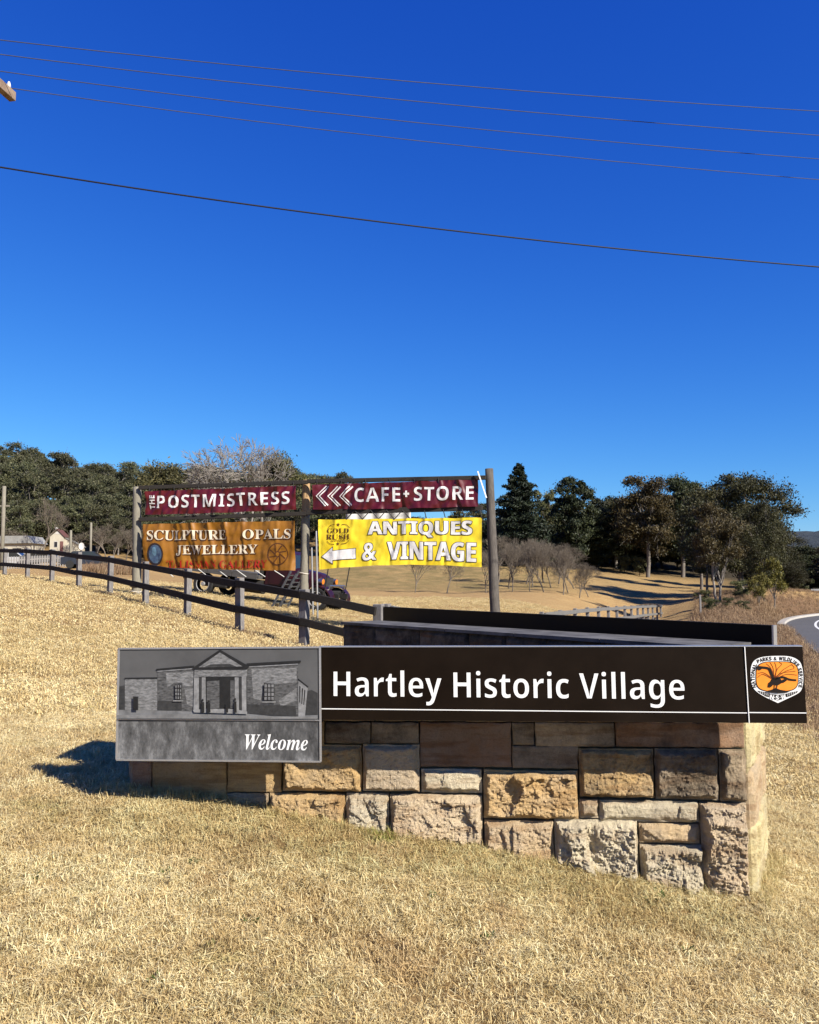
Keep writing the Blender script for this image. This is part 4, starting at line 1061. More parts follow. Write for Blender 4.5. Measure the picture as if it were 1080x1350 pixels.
def wheel(x, y, w=.26, r=.45):
    m_ = MB(); prof = [(-w / 2, r * .62), (-w / 2, r * .93), (-w * .38, r), (w * .38, r), (w / 2, r * .93), (w / 2, r * .62)]
    n = 26; vs = [Vector((x + p[1] * math.cos(2 * math.pi * k / n), y + p[0], .45 + p[1] * math.sin(2 * math.pi * k / n))) for k in range(n) for p in prof]
    m_.v = vs; m_.f = [(k * 6 + i, k * 6 + i + 1, ((k + 1) % n) * 6 + i + 1, ((k + 1) % n) * 6 + i) for k in range(n) for i in range(5)]
    o = tpart('wheel', m_, 'tyre'); rm = MB(); s_ = 1 if y > 0 else -1
    rm.tube([(x, y - w * .3 * s_ * -1, .45), (x, y + w * .3 * s_, .45)], [r * .60, r * .60], 20); rm.tube([(x, y + w * .3 * s_, .45), (x, y + w * .52 * s_, .45)], [r * .2, r * .16], 12)
    rm.tube([(x + r * .64 * math.cos(a), y + w * .47 * s_, .45 + r * .64 * math.sin(a)) for a in np.linspace(0, 6.283, 25)], .02, 5, False)
    tpart('rim', rm, 'rim', o)
for x, y in ((0, -.9), (0, .9), (WB, -.82), (WB, .82)): wheel(x, y)
for o_ in list(truck.children_recursive): pass

# two steel loading ramps leaning against the tray
steel = simple('worn_steel', (.03, .03, .03), (.10, .10, .10), 16, .55, metal=.3)
for (xa, ya, xb, yb, lab) in ((389, 753, 364, 806, 'grey steel ladder ramp leaning on the truck tray, the one nearer the rear wheel'), (396, 757, 373, 806, 'grey steel ladder ramp leaning on the truck tray, beside the middle post')):
    a = at(xa, ya, 31.5); b = at(xb, yb, 30.3); b.z = Hs(b.x, b.y)
    ro = empty('ramp', b, lab, 'ramp', 'steel ramps leaning on the truck')
    sd = Vector((.13, .16, 0))
    for s_ in (-1, 1): child(MB().bar(b + sd * s_, a + sd * s_, .05, .07).o('side_rail', steel), ro)
    for k in range(1, 8):
        p = b.lerp(a, k / 8); child(MB().bar(p - sd, p + sd, .04, .04).o('rung', steel), ro)
for (xa, ya, yb, Y, lab) in ((417, 700, 812, 27.5, 'thin pale steel stake between the truck and the yellow banner, the taller one'), (411, 722, 806, 28.5, 'thin pale steel stake close beside the middle post')):
    a = at(xa, ya, Y); b = at(xa + 2, yb, Y); b.z = Hs(b.x, b.y) - .2
    tag(MB().tube([b, a], .03, 8).o('stake', M['silver']), lab, 'stake')

# ------------------------------------------------------------------ vegetation
def leafmat(name, a, b, rough=.6, tr=.2, scale=.35):
    t = NT(name); oi = t.n('ShaderNodeObjectInfo'); at_ = t.n('ShaderNodeAttribute', attribute_name='rnd').outputs['Fac']
    f = t.noise(scale, 3, .6, t.pos())
    k = t.math('ADD', t.math('MULTIPLY', at_, .5), t.math('MULTIPLY', f, .5))
    c = t.ramp(k, [(.25, a), (.75, b)]); hs_ = t.n('ShaderNodeHueSaturation')
    t.l(c, hs_.inputs['Color']); t.l(t.math('ADD', .72, t.math('MULTIPLY', oi.outputs['Random'], .55)), hs_.inputs['Value']); t.l(t.math('ADD', .485, t.math('MULTIPLY', oi.outputs['Random'], .03)), hs_.inputs['Hue'])
    t.col(hs_.outputs[0]); t.rough(rough)
    tb = t.n('ShaderNodeBsdfTranslucent'); t.l(hs_.outputs[0], tb.inputs[0]); mx = t.n('ShaderNodeMixShader'); mx.inputs[0].default_value = tr
    t.l(t.b.outputs[0], mx.inputs[1]); t.l(tb.outputs[0], mx.inputs[2]); t.l(mx.outputs[0], t.out.inputs[0])
    return t.m
LM = dict(gum=leafmat('gum_leaves', (.045, .05, .018), (.17, .15, .055)), gumhill=leafmat('hill_gum_leaves', (.038, .046, .022), (.135, .13, .06)), rust=leafmat('rusty_gum_leaves', (.022, .018, .007), (.082, .054, .018)), olive=leafmat('olive_gum_leaves', (.018, .021, .007), (.074, .066, .020)), gumd=leafmat('dark_gum_leaves', (.012, .018, .006), (.055, .060, .019)),
          dark=leafmat('dark_conifer_needles', (.006, .012, .006), (.024, .034, .014), tr=.1), pine=leafmat('pine_needles', (.010, .016, .006), (.042, .048, .016), tr=.1), wattle=leafmat('wattle_leaves', (.08, .08, .014), (.26, .215, .04)),
          shrub=leafmat('shrub_leaves', (.04, .05, .018), (.13, .12, .045)), dry=leafmat('dead_stems', (.10, .06, .035), (.34, .23, .13)))
def bark(name, a, b): return simple(name, a, b, 3, .85, .4, .02, stretch=(2, 2, .6), local=True)
BM = dict(white=bark('pale_gum_bark', (.11, .095, .08), (.36, .32, .28)), grey=bark('grey_bark', (.10, .085, .07), (.24, .21, .18)), dark=bark('dark_bark', (.025, .02, .016), (.07, .055, .045)), twig=bark('bare_twigs', (.09, .072, .055), (.21, .175, .135)), twigp=bark('pale_bare_twigs', (.14, .125, .11), (.33, .30, .26)))
def rng(seed): return np.random.default_rng(seed)
def leaf_mesh(name, cen, size, r, aspect=.5, vert=0.0, nrm=None):
    n = len(cen); a = r.normal(size=(n, 3)); a /= np.linalg.norm(a, axis=1)[:, None]
    if vert: a[:, 2] -= vert; a /= np.linalg.norm(a, axis=1)[:, None]
    b = r.normal(size=(n, 3)); b -= (b * a).sum(1)[:, None] * a; b /= np.linalg.norm(b, axis=1)[:, None]
    s = size * r.uniform(.6, 1.3, n)[:, None]
    v = np.stack([cen - a * s, cen + b * s * aspect, cen + a * s, cen - b * s * aspect], 1).reshape(-1, 3)
    f = np.arange(n * 4).reshape(-1, 4); me = np_mesh(name, v, f)
    at_ = me.attributes.new('rnd', 'FLOAT', 'FACE'); at_.data.foreach_set('value', r.uniform(0, 1, n).astype(np.float32)); return me
def tubes_mesh(name, segs, n=5):
    """segs: list of (p0,p1,r0,r1)"""
    p0 = np.array([s[0] for s in segs], float); p1 = np.array([s[1] for s in segs], float); r0 = np.array([s[2] for s in segs]); r1 = np.array([s[3] for s in segs])
    t = p1 - p0; t /= np.linalg.norm(t, axis=1)[:, None] + 1e-9
    ref = np.where(np.abs(t[:, 2:3]) < .9, np.array([[0, 0, 1.]]), np.array([[1., 0, 0]])); a = np.cross(t, ref); a /= np.linalg.norm(a, axis=1)[:, None]; b = np.cross(t, a)
    w = 2 * np.pi * np.arange(n) / n; c = np.cos(w); s = np.sin(w)
    o = a[:, None] * c[None, :, None] + b[:, None] * s[None, :, None]
    v = np.concatenate([p0[:, None] + o * r0[:, None, None], p1[:, None] + o * r1[:, None, None]], 1).reshape(-1, 3)
    k = np.arange(n); k2 = (k + 1) % n; f = np.stack([k, k2, k2 + n, k + n], 1); F = (np.arange(len(segs))[:, None, None] * 2 * n + f[None]).reshape(-1, 4)
    me = np_mesh(name, v, F); me.polygons.foreach_set('use_smooth', [True] * len(me.polygons)); return me
def limb(segs, a, b, r0, r1, r, k=4, wob=.06, sag=.0):
    a = np.array(a, float); b = np.array(b, float); L = np.linalg.norm(b - a); pts = []
    for i in range(k + 1):
        t = i / k; p = a + (b - a) * t + r.normal(size=3) * L * wob * math.sin(math.pi * t); p[2] += sag * L * math.sin(math.pi * t); pts.append(p)
    for i in range(k): segs.append((pts[i], pts[i + 1], r0 + (r1 - r0) * i / k, r0 + (r1 - r0) * (i + 1) / k))
    return pts
TREES = {}
def gum(seed, h=12, w=9, nl=7000, ls=.30, nc=12, fork=.3, trunks=1, low=.35, lm='gum', bm='grey', flat_=.75):
    r = rng(seed); segs = []; cen = []
    cl = []
    zc_ = h * (low + 1) / 2; az_ = h * (1 - low) / 2; ax_ = w * .5; rb = .15 * min(w, h * 1.1)
    for i in range(nc):
        y_ = 1 - 2 * (i + .5) / nc; ph = i * 2.39996 + r.uniform(-.5, .5); q = math.sqrt(max(0, 1 - y_ * y_)); rad = r.uniform(.62, .98) if i % 4 else r.uniform(.15, .5)
        rc = rb * r.uniform(.7, 1.3); lob = 1 + .22 * math.sin(ph * 2 + seed) * q
        c_ = np.array([math.cos(ph) * q * (ax_ - rc * .7) * rad * lob, math.sin(ph) * q * (ax_ - rc * .7) * rad * lob, zc_ + y_ * (az_ - rc * .55) * rad ** .5])
        cl.append((c_, rc))
    for t in range(trunks):
        ba = r.uniform(0, 6.28); base = np.array([math.cos(ba), math.sin(ba), 0]) * (0.25 * (trunks > 1)); base[2] = -.5
        lean = r.normal(size=2) * w * .04 * trunks; f = np.array([base[0] + lean[0], base[1] + lean[1], h * fork * r.uniform(.9, 1.15)])
        R0 = h * .020 * (1 if trunks == 1 else .75)
        pts = limb(segs, base, f, R0 * 1.25, R0 * .85, r, 5, .02)
        for i, (c, rc) in enumerate(cl):
            if i % trunks != t: continue
            st = pts[-1] if r.random() < .7 else pts[-2]
            m_ = st + (c - st) * .5 + np.array([0, 0, .08 * h * r.random()])
            limb(segs, st, m_, R0 * .45, R0 * .25, r, 3, .05); limb(segs, m_, c, R0 * .25, R0 * .09, r, 3, .07)
            for q in range(5):
                e = c + r.normal(size=3) * rc * .55; limb(segs, m_ + (c - m_) * r.uniform(.2, .9), e, R0 * .12, R0 * .04, r, 2, .08)
    per = nl // nc; out = []
    for c, rc in cl:
        for q in range(9):
            d = r.normal(size=3); d /= np.linalg.norm(d); d[2] = abs(d[2]) * .9 - .25; sc_ = c + d * rc * np.array([1, 1, flat_]) * .85; rs_ = rc * r.uniform(.28, .5)
            n = per // 9; dd = r.normal(size=(n, 3)); out.append(sc_ + dd * rs_ * np.array([.78, .78, .46]))
    L = np.concatenate(out); return tubes_mesh('trunk', segs, 6), leaf_mesh('crown', L, ls, r, .42, .35), BM[bm], LM[lm]
def conifer(seed, h=14, w=9, nl=16000, ls=.22, lm='dark', expo=.8, up=.12, col=0, top=.0):
    r = rng(seed); segs = []; out = []
    limb(segs, (0, 0, -.5), (0, 0, h * .98), h * .018, h * .002, r, 8, .004)
    lv = 30
    for i in range(lv):
        t = .06 + .93 * i / (lv - 1); z = h * t
        Rr = w / 2 * ((1 - t) ** expo if not col else min(1, 1.9 * (1 - t) ** .55) * (.6 + .4 * math.sin(t * 2.6 + .4))) * r.uniform(.8, 1.08) + .15
        nb = 9 if i < lv - 5 else 6
        for k in range(nb):
            a = r.uniform(0, 6.28); L = Rr * r.uniform(.6, 1.12); e = np.array([math.cos(a) * L, math.sin(a) * L, z + up * L * r.uniform(.4, 1.6) - .08 * L])
            s = np.array([0, 0, z]); pts = limb(segs, s, e, .05, .015, r, 2, .03)
            n = int(nl / lv / nb * (.3 + 1.3 * L / (w / 2)) * 1.05); tt = r.uniform(.2, 1, n) ** .8
            p = s + (e - s) * tt[:, None]; side = np.array([-math.sin(a), math.cos(a), 0]); sp = L * .22 * (1.15 - tt * .7)
            p = p + side * (r.normal(size=n) * sp)[:, None] + np.stack([np.zeros(n), np.zeros(n), r.normal(size=n) * .10 * (1 + L * .1) - .06], 1); out.append(p)
    return tubes_mesh('trunk', segs, 5), leaf_mesh('crown', np.concatenate(out), ls, r, .3), BM['dark'], LM[lm]
def bare(seed, h=8, w=7, depth=6, thin=.007, twig='twig', fork=.18, r0=.14, spread=.55, nb=3, up=.25, ang0=.7):
    r = rng(seed); segs = []; levels = [[], []]
    def grow(p, d, L, rad, lv):
        k = 2 if lv < depth - 1 else 1; q = p; dd = d
        for i in range(k):
            dd = dd + r.normal(size=3) * .12; dd[2] += up * .12; dd /= np.linalg.norm(dd); q2 = q + dd * L / k
            segs.append((q, q2, rad * (1 - .25 * i / k), rad * (1 - .25 * (i + 1) / k))); q = q2
        if lv >= depth: return
        n = nb if lv < depth - 2 else 3
        for i in range(n):
            a = r.normal(size=3); a -= a.dot(dd) * dd; a /= np.linalg.norm(a); sp = spread * r.uniform(.6, 1.3) * (ang0 if lv == 0 else 1) * (1.3 if lv == 0 else 1)
            nd = dd * math.cos(sp) + a * math.sin(sp); nd[2] += up * .3; nd /= np.linalg.norm(nd)
            grow(q if i < 2 else q - dd * L * r.uniform(0, .4), nd, L * r.uniform(.66, .86), rad * .62, lv + 1)
    grow(np.array([0, 0, -.2]), np.array([0, 0, 1.]), h * fork + .2, r0, 0)
    P = np.array([s[1] for s in segs]); k = h / P[:, 2].max(); kw = w / (np.percentile(np.abs(P[:, :2]), 98) * 2)
    S = np.array([kw, kw, k]); segs = [(s[0] * S, s[1] * S, s[2], s[3]) for s in segs]
    big = [s for s in segs if s[2] > r0 * .3]; sm_ = [s for s in segs if s[2] <= r0 * .3]
    sm_ = [(a, b, max(c, thin * h / 4), max(d, thin * .8 * h / 4)) for a, b, c, d in sm_]
    return tubes_mesh('trunk', big, 6), tubes_mesh('branches', sm_, 3), BM[twig], BM[twig]
def place(kind, key, loc, scale=1, rot=None, label=None, group=None, cat='tree', sz=None, parts=('trunk', 'crown')):
    t, c, bm_, lm_ = TREES[key]
    if not t.materials: t.materials.append(bm_)
    if not c.materials: c.materials.append(lm_)
    e = empty(kind, loc, label, cat, group); e.rotation_euler.z = rnd.uniform(0, 6.28) if rot is None else rot; e.scale = sz or (scale, scale, scale)
    for nm, me in zip(parts, (t, c)):
        o = bpy.data.objects.new(nm, me); C.objects.link(o); o.parent = e
    return e
def on_ground(px, Y, dz=-.05):
    x = (px - 540) / FPX * Y; return Vector((x, Y, Hs(x, Y) + dz))
def tree_px(kind, key, H0, px, ytop, Y, label, rot=None, wid=None, group=None, cat='tree', parts=('trunk', 'crown'), W0=None):
    p = on_ground(px, Y); top = at(px, ytop, Y).z; s = (top - p.z) / H0
    sx = s if wid is None else (wid * Y / FPX) / W0
    return place(kind, key, p, label=label, rot=rot, sz=(sx, sx, s), group=group, cat=cat, parts=parts)

for k in range(6): TREES['hill%d' % k] = gum(100 + k, h=12, w=9.5 - (k % 3), nl=11000, ls=.20, nc=17 + k, lm='gumhill', bm='grey' if k % 3 else 'white', low=.10)
# wooded hill on the left
hill = []
r = rng(5)
for Y in np.arange(98, 216, 8.2):
    for X in np.arange(-165, 12, 7.4):
        x = X + r.uniform(-3, 3); y = Y + r.uniform(-3, 3); px = 540 + FPX * x / y
        if px < -60 or px > 470: continue
        if y < 104 and px > 40: continue
        if y < 112 and 40 < px < 125: continue
        if px > 195 and y < 112: continue
        hill.append((x, y, px))
hill.sort(key=lambda p: p[1])
for q, (x, y, px) in enumerate(hill[:290]):
    sc_ = r.uniform(.62, 1.05) * (1.0 if y > 150 else .85)
    if 185 < px < 270: sc_ *= .9
    place('gum_tree', 'hill%d' % (q % 6), Vector((x, y, Hs(x, y) - .2)), sc_, label='olive green gum tree in the wood covering the hill at left', group='gum trees covering the hill')
print('hill trees', len(hill))
for q in range(26):
    px = -30 + q * 12 + r.uniform(-5, 5); Y = (100 if px < 60 or px > 125 else 108) + r.uniform(0, 8); p = on_ground(px, Y, -.3)
    place('gum_tree', 'hill%d' % (q % 6), p, r.uniform(.42, .62), label='low bushy gum along the foot of the wooded hill', group='bushy gums at the foot of the hill')
# trees standing out behind the frame
TREES['g1'] = gum(21, h=12, w=10.5, nl=17000, ls=.22, nc=24, lm='gum', bm='grey', low=.08)
TREES['g2'] = gum(22, h=12, w=9, nl=14000, ls=.22, nc=20, lm='gum', bm='grey', low=.1)
tree_px('gum_tree', 'g1', 11.6, 222, 606, 128, 'rounded olive gum tree rising just right of the left frame post', wid=95, W0=10.5, rot=1.0)
tree_px('gum_tree', 'g2', 11.6, 282, 622, 132, 'lower gum tree filling the gap left of the big bare tree', wid=80, W0=9)
tree_px('gum_tree', 'g1', 11.6, 366, 596, 138, 'dense olive gum tree directly behind the big bare tree', wid=78, W0=10.5, rot=3.0)
tree_px('gum_tree', 'g2', 11.6, 415, 622, 135, 'dark gum tree beside the top of the middle frame post', wid=52, W0=9)
tree_px('gum_tree', 'g2', 11.6, 455, 668, 140, 'low gum tree mostly hidden behind the yellow banner', wid=80, W0=9)
tree_px('gum_tree', 'g1', 11.6, 540, 680, 150, 'distant gum tree hidden behind the middle of the yellow banner', wid=90, W0=10.5)
tree_px('gum_tree', 'g2', 11.6, 615, 672, 135, 'gum tree showing beneath the red banner beside the right pole', wid=70, W0=9)
TREES['bare1'] = bare(31, h=13, w=15, depth=7, thin=.0080, twig='twigp', fork=.10, r0=.30, spread=.62, nb=3, up=.1, ang0=.8)
tree_px('bare_tree', 'bare1', 13, 338, 572, 92, 'big leafless tree with a wide pale twiggy crown above the maroon banner', wid=172, W0=13.5, cat='tree', parts=('trunk', 'branches'))
TREES['bare2'] = bare(32, h=9, w=8, depth=6, twig='twig', fork=.16, r0=.16, nb=3)
tree_px('bare_tree', 'bare2', 9, 54, 655, 84, 'grey leafless tree in front of the white cottage', wid=62, W0=8, parts=('trunk', 'branches'))
for px, yt, Y, wd_ in ((140, 688, 92, 50), (165, 693, 88, 46), (128, 698, 95, 40), (150, 700, 86, 40), (108, 700, 96, 44), (176, 690, 94, 46), (12, 695, 92, 50)):
    tree_px('bare_shrub', 'bare2', 9, px, yt, Y, 'twiggy leafless thicket tree at the foot of the wooded hill', wid=wd_, W0=9, parts=('trunk', 'branches'), group='bare thicket at the foot of the hill')

# conifers and gums along the far side of the paddock
TREES['cedar'] = conifer(41, 14, 10.5, 26000, .26, 'dark', .72, .18)
TREES['pineA'] = gum(43, h=14, w=7.4, nl=26000, ls=.20, nc=44, fork=.5, low=.02, lm='pine', bm='dark')
tree_px('cedar_tree', 'cedar', 13.9, 686, 613, 108, 'tall dark cedar with a pointed crown right of the right frame pole', wid=112, W0=10.5, cat='conifer')
tree_px('pine_tree', 'pineA', 13.9, 756, 622, 110, 'dark columnar pine with a rounded top, second conifer from the frame pole', wid=64, W0=7.8, cat='conifer')
tree_px('pine_tree', 'pineA', 13.9, 786, 664, 113, 'shorter dark pine snug against the right side of the columnar pine', wid=58, W0=7.8, cat='conifer')
tree_px('gum_tree', 'g2', 11.6, 721, 640, 122, 'thin pale gum tree seen between the two tall conifers', wid=38, W0=9)
TREES['g3'] = gum(51, h=14, w=11.5, nl=20000, ls=.20, nc=22, fork=.38, lm='rust', bm='grey', low=.13)
TREES['g4'] = gum(52, h=14, w=9.8, nl=18000, ls=.20, nc=20, fork=.36, lm='gumd', bm='grey', low=.12)
tree_px('gum_tree', 'g3', 13.6, 852, 623, 108, 'tall spreading gum with brownish leaves right of the pines', wid=92, W0=11.5, rot=.4)
tree_px('gum_tree', 'g4', 13.6, 898, 619, 112, 'tall open gum with forked pale limbs between the spreading gum and the roadside gum', wid=80, W0=9.8)
tree_px('gum_tree', 'g4', 13.6, 812, 660, 116, 'grey green gum tree in the shade behind the pines', wid=70, W0=9.8, rot=2.2)
TREES['g5'] = gum(55, h=13, w=9.5, nl=17000, ls=.24, nc=28, fork=.2, lm='gumd', bm='dark', low=.02)
# dark understorey
TREES['us0'] = gum(61, h=6, w=7, nl=7000, ls=.2, nc=11, fork=.15, low=.05, lm='dark', bm='dark')
TREES['us1'] = gum(62, h=6, w=8, nl=7000, ls=.2, nc=11, fork=.15, low=.05, lm='shrub', bm='dark')
for q in range(20):
    px = 652 + q * 15 + r.uniform(-4, 4); Y = 119 + r.uniform(0, 7) + (q % 2) * 4
    tree_px('understorey_tree', 'us%d' % (q % 3 == 2), 5.8, px, 690 + r.uniform(-8, 14), Y, 'low dark bushy tree in the shaded row behind the paddock', group='dark understorey behind the paddock', wid=66, W0=7.5)
for q, (px, Y) in enumerate(((720, 110), (738, 111), (822, 110), (842, 109), (700, 111))):
    tree_px('shrub', 'us1', 5.8, px, 734 + r.uniform(-4, 4), Y, 'small olive shrub at the edge of the paddock beneath the conifers', group='small shrubs below the conifers', wid=18 + q, W0=7.5, cat='shrub')
# right hand group by the road
TREES['big'] = gum(71, h=14, w=12.5, nl=44000, ls=.15, nc=36, fork=.26, low=.04, lm='olive', bm='grey')
TREES['big2'] = gum(72, h=11, w=9, nl=24000, ls=.13, nc=22, fork=.22, trunks=2, low=.30, lm='rust', bm='white')
tree_px('gum_tree', 'big', 13.5, 975, 616, 74, 'largest dense gum tree with a domed crown beside the road bend', wid=146, W0=12.5, rot=.6)
tree_px('gum_tree', 'big2', 10.7, 944, 662, 57, 'nearer rusty leaved gum with forked white trunk beside the road cutting', wid=88, W0=9, rot=2.0)
tree_px('gum_tree', 'big', 13.5, 1018, 694, 82, 'dark gum tree sloping down behind the biggest gum', wid=70, W0=12.5, rot=2.6)
tree_px('gum_tree', 'g4', 13.6, 1062, 716, 90, 'dark green gum tree above the road at the picture edge', wid=62, W0=9.8)
tree_px('gum_tree', 'g3', 13.6, 1100, 718, 84, 'gum tree beyond the road just outside the right edge', wid=70, W0=11.5)
tree_px('gum_tree', 'g4', 13.6, 1000, 700, 95, 'gum tree hidden in the shade behind the roadside gums', wid=60, W0=9.8, rot=1)
tree_px('gum_tree', 'g4', 13.6, 930, 655, 70, 'slim dark gum at the paddock edge left of the forked white trunk', wid=56, W0=9.8, rot=4)
tree_px('gum_tree', 'big', 13.5, 1003, 655, 66, 'dense dark gum directly above the wattle bushes on the cutting', wid=76, W0=12.5, rot=4.4)
tree_px('gum_tree', 'g4', 13.6, 922, 640, 92, 'gum tree between the open gum and the largest gum', wid=64, W0=9.8, rot=5.1)
tree_px('gum_tree', 'big', 13.5, 1036, 738, 70, 'low dark gum mass hanging over the road bend', wid=60, W0=12.5, rot=5.4)
for px, yt, Y_ in ((775, 668, 118), (800, 652, 121), (826, 655, 117), (872, 650, 120), (912, 634, 119), (940, 645, 112), (985, 662, 96), (1046, 722, 98), (1080, 720, 104)):
    tree_px('gum_tree', 'g5', 12.4, px, yt, Y_, 'dense dark gum filling the row behind the tall gums', group='dense gums filling the back row', wid=62, W0=9.5)
TREES['wattle'] = gum(81, h=4, w=4, nl=5000, ls=.10, nc=9, fork=.15, low=.1, lm='wattle', bm='grey')
TREES['greenbush'] = gum(82, h=4, w=4.5, nl=6000, ls=.10, nc=9, fork=.15, low=.05, lm='shrub', bm='grey')
tree_px('wattle_bush', 'wattle', 3.8, 997, 750, 54.5, 'yellow green wattle bush on top of the road cutting', wid=30, W0=4, cat='bush')
tree_px('wattle_bush', 'wattle', 3.8, 1016, 728, 58, 'taller yellowish wattle on the right shoulder of the cutting', wid=42, W0=4, cat='bush', rot=2)
tree_px('bush', 'greenbush', 3.8, 975, 762, 56, 'green bush at the foot of the forked gum', wid=36, W0=4.5, cat='bush')
for q, (px, Y, yt) in enumerate(((1036, 80, 742), (1052, 84, 745), (1068, 86, 748), (1085, 86, 745), (1024, 76, 748))):
    tree_px('understorey_tree', 'us%d' % (q % 2), 5.8, px, yt, Y, 'dark bush in the thicket beyond the road bend', group='thicket beyond the road bend', wid=34, W0=7.5, cat='bush')
for q, (px, Y, yt) in enumerate(((925, 60, 775), (933, 53, 786), (955, 50, 786), (975, 50, 790))):
    tree_px('dry_bush', 'bare3' if False else 'greenbush', 3.8, px, yt, Y, 'brown brushy undergrowth around the gum trunks', group='undergrowth around the gum trunks', wid=24, W0=4.5, cat='bush')
# more wood to close the right background
for q in range(16):
    px = 650 + q * 34 + r.uniform(-8, 8); Y = 150 + r.uniform(-8, 14)
    x = (px - 540) / FPX * Y
    tree_px('gum_tree', 'hill%d' % (q % 6), 11.6, px, (664 if px < 930 else 724) + r.uniform(-6, 8), Y, 'distant gum tree glimpsed behind the conifer row', group='distant gums behind the conifer row', wid=60, W0=9.5)
# orchard
TREES['or0'] = bare(91, h=4, w=4.8, depth=7, thin=.0058, twig='twig', fork=.08, r0=.09, nb=3, spread=.5, up=.35)
TREES['or1'] = bare(92, h=4, w=5.0, depth=7, thin=.0058, twig='twig', fork=.07, r0=.09, nb=3, spread=.54, up=.3)
olab = {546: 'bare orchard tree below the left end of the word VINTAGE', 587: 'bare orchard tree below the middle of the word VINTAGE', 640: 'bare orchard tree just behind the right frame pole'}
for q, (px, Y, yt, wd_) in enumerate(((546, 69, 728, 44), (587, 69, 727, 46), (640, 66, 724, 46), (674, 67, 716, 46), (697, 68, 716, 44), (717, 67, 716, 46), (740, 64, 722, 48), (668, 76, 708, 52), (700, 78, 708, 52), (726, 78, 715, 46), (762, 66, 740, 44), (690, 84, 708, 60), (716, 86, 712, 60), (748, 72, 728, 50), (655, 84, 705, 60), (775, 70, 748, 40), (735, 84, 715, 56), (757, 78, 732, 50))):
    tree_px('orchard_tree', 'or%d' % (q % 2), 4, px, yt, Y, olab.get(px, 'leafless grey brown orchard tree in the clump right of the frame pole'), group='bare orchard trees', wid=wd_, W0=4.6, parts=('trunk', 'branches'))

# ------------------------------------------------------------------ cottage and yard at the left
HM = dict(wall=simple('cream_weatherboard', (.42, .38, .30), (.52, .48, .38), 2, .7), roof=simple('dark_red_iron_roof', (.10, .045, .04), (.18, .08, .07), 3, .6, stretch=(1, 8, 1)), white=flat('white_trim', (.5, .48, .45), .6), glass=flat('window_dark', (.03, .03, .035), .1, .6), pale=simple('pale_iron_roof', (.22, .22, .21), (.32, .32, .30), 3, .5))
hb = on_ground(83, 98, -.1); house = empty('cottage', hb, 'small cream weatherboard cottage with a dark red roof and sloping side annexe', 'house')
house.scale = (.62, .7, .82); house.rotation_euler.z = R(8)
def hp(name, mb, m_, par=None): o = mb.o(name, HM[m_]); o.parent = par or house; return o
def px_h(v): return v
hp('wall', MB().box((-.7, 0, 1.3), (2.6, 3.2, 2.6)).prism([(-2.0, 2.6), (.6, 2.6), (-.7, 3.6)], -1.6, 1.6), 'wall')
hp('annexe', MB().prism([(.6, 0), (3.6, 0), (3.6, 1.2), (.6, 2.45)], -1.3, 1.3), 'wall')
hp('annexe_roof', MB().prism([(.6, 2.47), (3.8, 1.14), (3.8, 1.22), (.6, 2.56)], -1.45, 1.45), 'pale')
hp('roof', MB().prism([(-2.2, 2.5), (-.7, 3.66), (-.7, 3.76), (-2.25, 2.58)], -1.8, 1.8).prism([(.8, 2.5), (-.7, 3.66), (-.7, 3.76), (.85, 2.58)], -1.8, 1.8), 'roof')
hp('gable_end', MB().prism([(-1.2, 3.0), (-.2, 3.0), (-.7, 3.4)], -1.63, -1.61), 'white')
w_o = hp('window', MB().box((-.9, -1.62, 1.5), (.7, .04, .9)), 'white'); hp('pane', MB().box((-.9, -1.645, 1.5), (.56, .02, .76)), 'glass', w_o)
w_o = hp('window', MB().box((1.6, -1.32, 1.1), (.5, .04, .6)), 'white'); hp('pane', MB().box((1.6, -1.345, 1.1), (.38, .02, .46)), 'glass', w_o)
hp('door', MB().box((.15, -1.62, 1.0), (.6, .04, 1.9)), 'roof'); hp('chimney', MB().box((-1.5, .6, 3.5), (.4, .4, 1.2)), 'white')
# second pale roof behind the yard
sb = on_ground(16, 88, -.1); shed = empty('shed', sb, 'low pale roofed shed left of the bare tree', 'shed'); 
o = MB().box((0, 0, 1.1), (5.5, 3, 2.2)).o('wall', HM['wall']); o.parent = shed
o = MB().prism([(-3, 2.15), (3, 2.15), (2.4, 2.95), (-2.4, 2.95)], -1.8, 1.8).o('roof', HM['pale']); o.parent = shed
o = MB().box((1.2, -1.52, 1.2), (.9, .05, .9)).o('window', HM['glass']); o.parent = shed
# white picket fence
pf = empty('picket_fence', on_ground(40, 74), 'white picket fence along the cottage yard', 'fence')
pm = bpy.data.meshes.new('picket'); tmp = MB().box((0, 0, .5), (.11, .04, 1.0)).add([(-.055, -.02, 1.0), (.055, -.02, 1.0), (.055, .02, 1.0), (-.055, .02, 1.0), (0, -.02, 1.12), (0, .02, 1.12)], [(0, 1, 4), (2, 3, 5), (0, 4, 5, 3), (1, 2, 5, 4)])
pm.from_pydata([tuple(v) for v in tmp.v], [], tmp.f); pm.materials.append(flat('white_picket_paint', (.32, .30, .28), .7))
pfp = []
for k in range(53):
    px = -70 + k * 3.4; p = on_ground(px, 74 + 1.5 * math.sin(px * .02), 0); pfp.append(p)
    o = bpy.data.objects.new('picket', pm); C.objects.link(o); o.location = p; child(o, pf)
for z in (.3, .8):
    m_ = MB()
    for k in range(0, 50, 6): m_.bar(pfp[k] + Vector((0, .05, z)), pfp[min(k + 6, 52)] + Vector((0, .05, z)), .04, .08)
    child(m_.o('rail', pm.materials[0]), pf)
